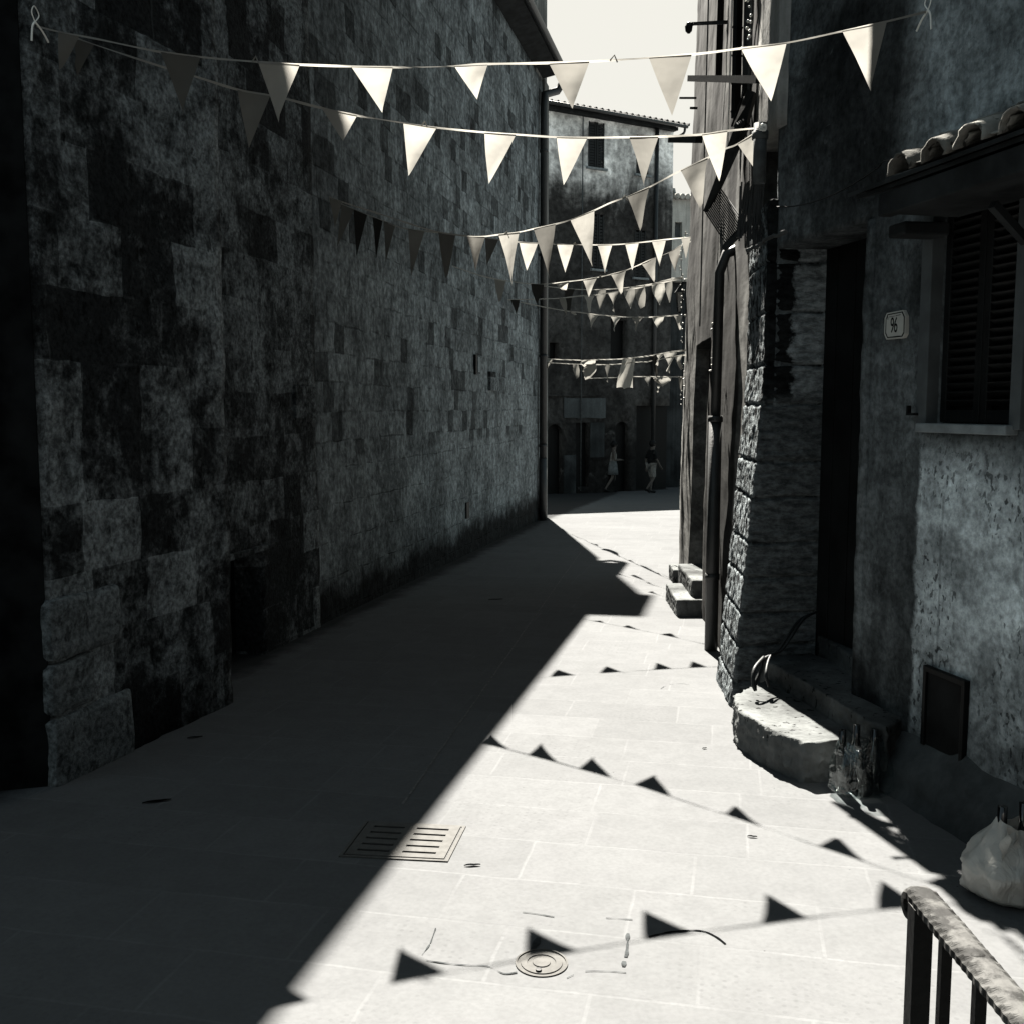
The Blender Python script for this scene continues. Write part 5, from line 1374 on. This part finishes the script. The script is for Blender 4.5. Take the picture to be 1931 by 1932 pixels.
def top1(J): return [('vest', ['pel', 'waist', 'chest', 'neck'], [(0, 1), (1, 2), (2, 3)], [.138, .125, .143, .06], M['vest'])]
def top2(J):
    return [('shirt', ['pel', 'waist', 'chest', 'neck', 'shl', 'ell', 'shr', 'elr'], [(0, 1), (1, 2), (2, 3), (2, 4), (4, 5), (2, 6), (6, 7)], [.145, .14, .16, .06, .075, .06, .075, .06], M['dark_cloth']),
            ('shorts', [(0, 0, .94), 'hil', J['knl'], 'hir', J['knr']], [(0, 1), (1, 2), (0, 3), (3, 4)], [.135, .11, .085, .11, .085], M['shorts'])]
pa = ground(1154, 928); pb = ground(1227, 930)
person('person in pale striped top and grey skirt walking right with a dark shoulder bag', pa.x, pa.y, 1.60 * pa.y / 33.0, walk1, R(12), dict(g=top1, skirt=M['skirt'], bun=True, bag=True))
person('person in dark shirt and light shorts walking right in the shade of the square', pb.x, pb.y, 1.66 * pb.y / 33.0, walk2, R(20), dict(g=top2))

bm = bmesh.new(); P_b = Plane(9, -6.5, -9, -6.0, -1)  # house front added out of view to keep sky light off the shade
panel(bm, 0, P_b.L, -.3, 9.5, [(7.6, 8.8, 0, 2.2), (5, 6, 3.6, 5), (8, 9, 3.6, 5), (11, 12, 3.6, 5)], .4, 1, None, None)
rb = empty('rear_sky_blocker', (0, -6.3, 0), 'unseen house front added behind the camera to cut sky light', 'building'); mesh('wall', bm, M['annex'], rb, P_b.mat())
bm = bmesh.new(); box(bm, (0, -.6, -.3), (P_b.L, -.5, 9.4)); mesh('shutter', bm, M['shutter'], rb, P_b.mat())
# low dark annex at the right end of the square
P_x = Plane(5.2, 36.2, 8.6, 37.6, -1)
ax = empty('low_annex', (6.5, 37, -.8), 'low dark annex at the right end of the square beneath the pale distant house', 'building')
zt2 = P_x.hit(1275, 532)[1]
bm = bmesh.new(); panel(bm, 0, P_x.L, -1.4, zt2, [], .5, -1, None, None); mesh('wall', bm, M['annex'], ax, P_x.mat())
bm = bmesh.new(); box(bm, (-.1, -.25, zt2 + .003), (P_x.L + .1, 3, zt2 + .12), .02); mesh('roof', bm, M['tile'], ax, P_x.mat())

# ------------------------------------------------------------------ camera, light
cam = D.cameras.new('camera'); co_ = D.objects.new('camera', cam); COL.objects.link(co_)
cam.sensor_fit = 'HORIZONTAL'; cam.sensor_width = 36; cam.lens = 36 * F_ / 1931.0
co_.location = CAM; co_.rotation_euler = (R(90) - TH, 0, 0); cam.clip_start = .05; cam.clip_end = 3000
scene.camera = co_
w = D.worlds.new('World'); scene.world = w; w.use_nodes = True; nt = w.node_tree; nt.nodes.clear()
sky = nt.nodes.new('ShaderNodeTexSky'); sky.sky_type = 'NISHITA'; sky.sun_disc = False; sky.sun_elevation = R(51.4); sky.sun_rotation = R(-4.3); sky.dust_density = 2.0; sky.air_density = 1.0
EXPO = 3.4
bw = nt.nodes.new('ShaderNodeRGBToBW'); nt.links.new(sky.outputs[0], bw.inputs[0])
tn = nt.nodes.new('ShaderNodeVectorMath'); tn.operation = 'SCALE'; tn.inputs[0].default_value = (.5 * .74, .5, .5 * 1.16); nt.links.new(bw.outputs[0], tn.inputs['Scale'])
SKYS = .05
cap = nt.nodes.new('ShaderNodeVectorMath'); cap.operation = 'MINIMUM'; nt.links.new(tn.outputs[0], cap.inputs[0])
k = 1 / (2 ** EXPO) / SKYS
cap.inputs[1].default_value = (.896 * k, .880 * k, .807 * k)
bg = nt.nodes.new('ShaderNodeBackground'); bg.inputs['Strength'].default_value = SKYS; nt.links.new(cap.outputs[0], bg.inputs[0])
ow = nt.nodes.new('ShaderNodeOutputWorld'); nt.links.new(bg.outputs[0], ow.inputs[0])
sl_ = D.lights.new('sun', 'SUN'); sl_.energy = 5.0; sl_.angle = R(.5); sl_.color = (1.0, .945, .855)
so = D.objects.new('sun', sl_); COL.objects.link(so); so.rotation_euler = SUN.to_track_quat('Z', 'Y').to_euler(); so.location = (0, 0, 20)
vs_ = scene.view_settings; vs_.view_transform = 'Standard'; vs_.look = 'None'; vs_.exposure = EXPO; vs_.gamma = 1.0
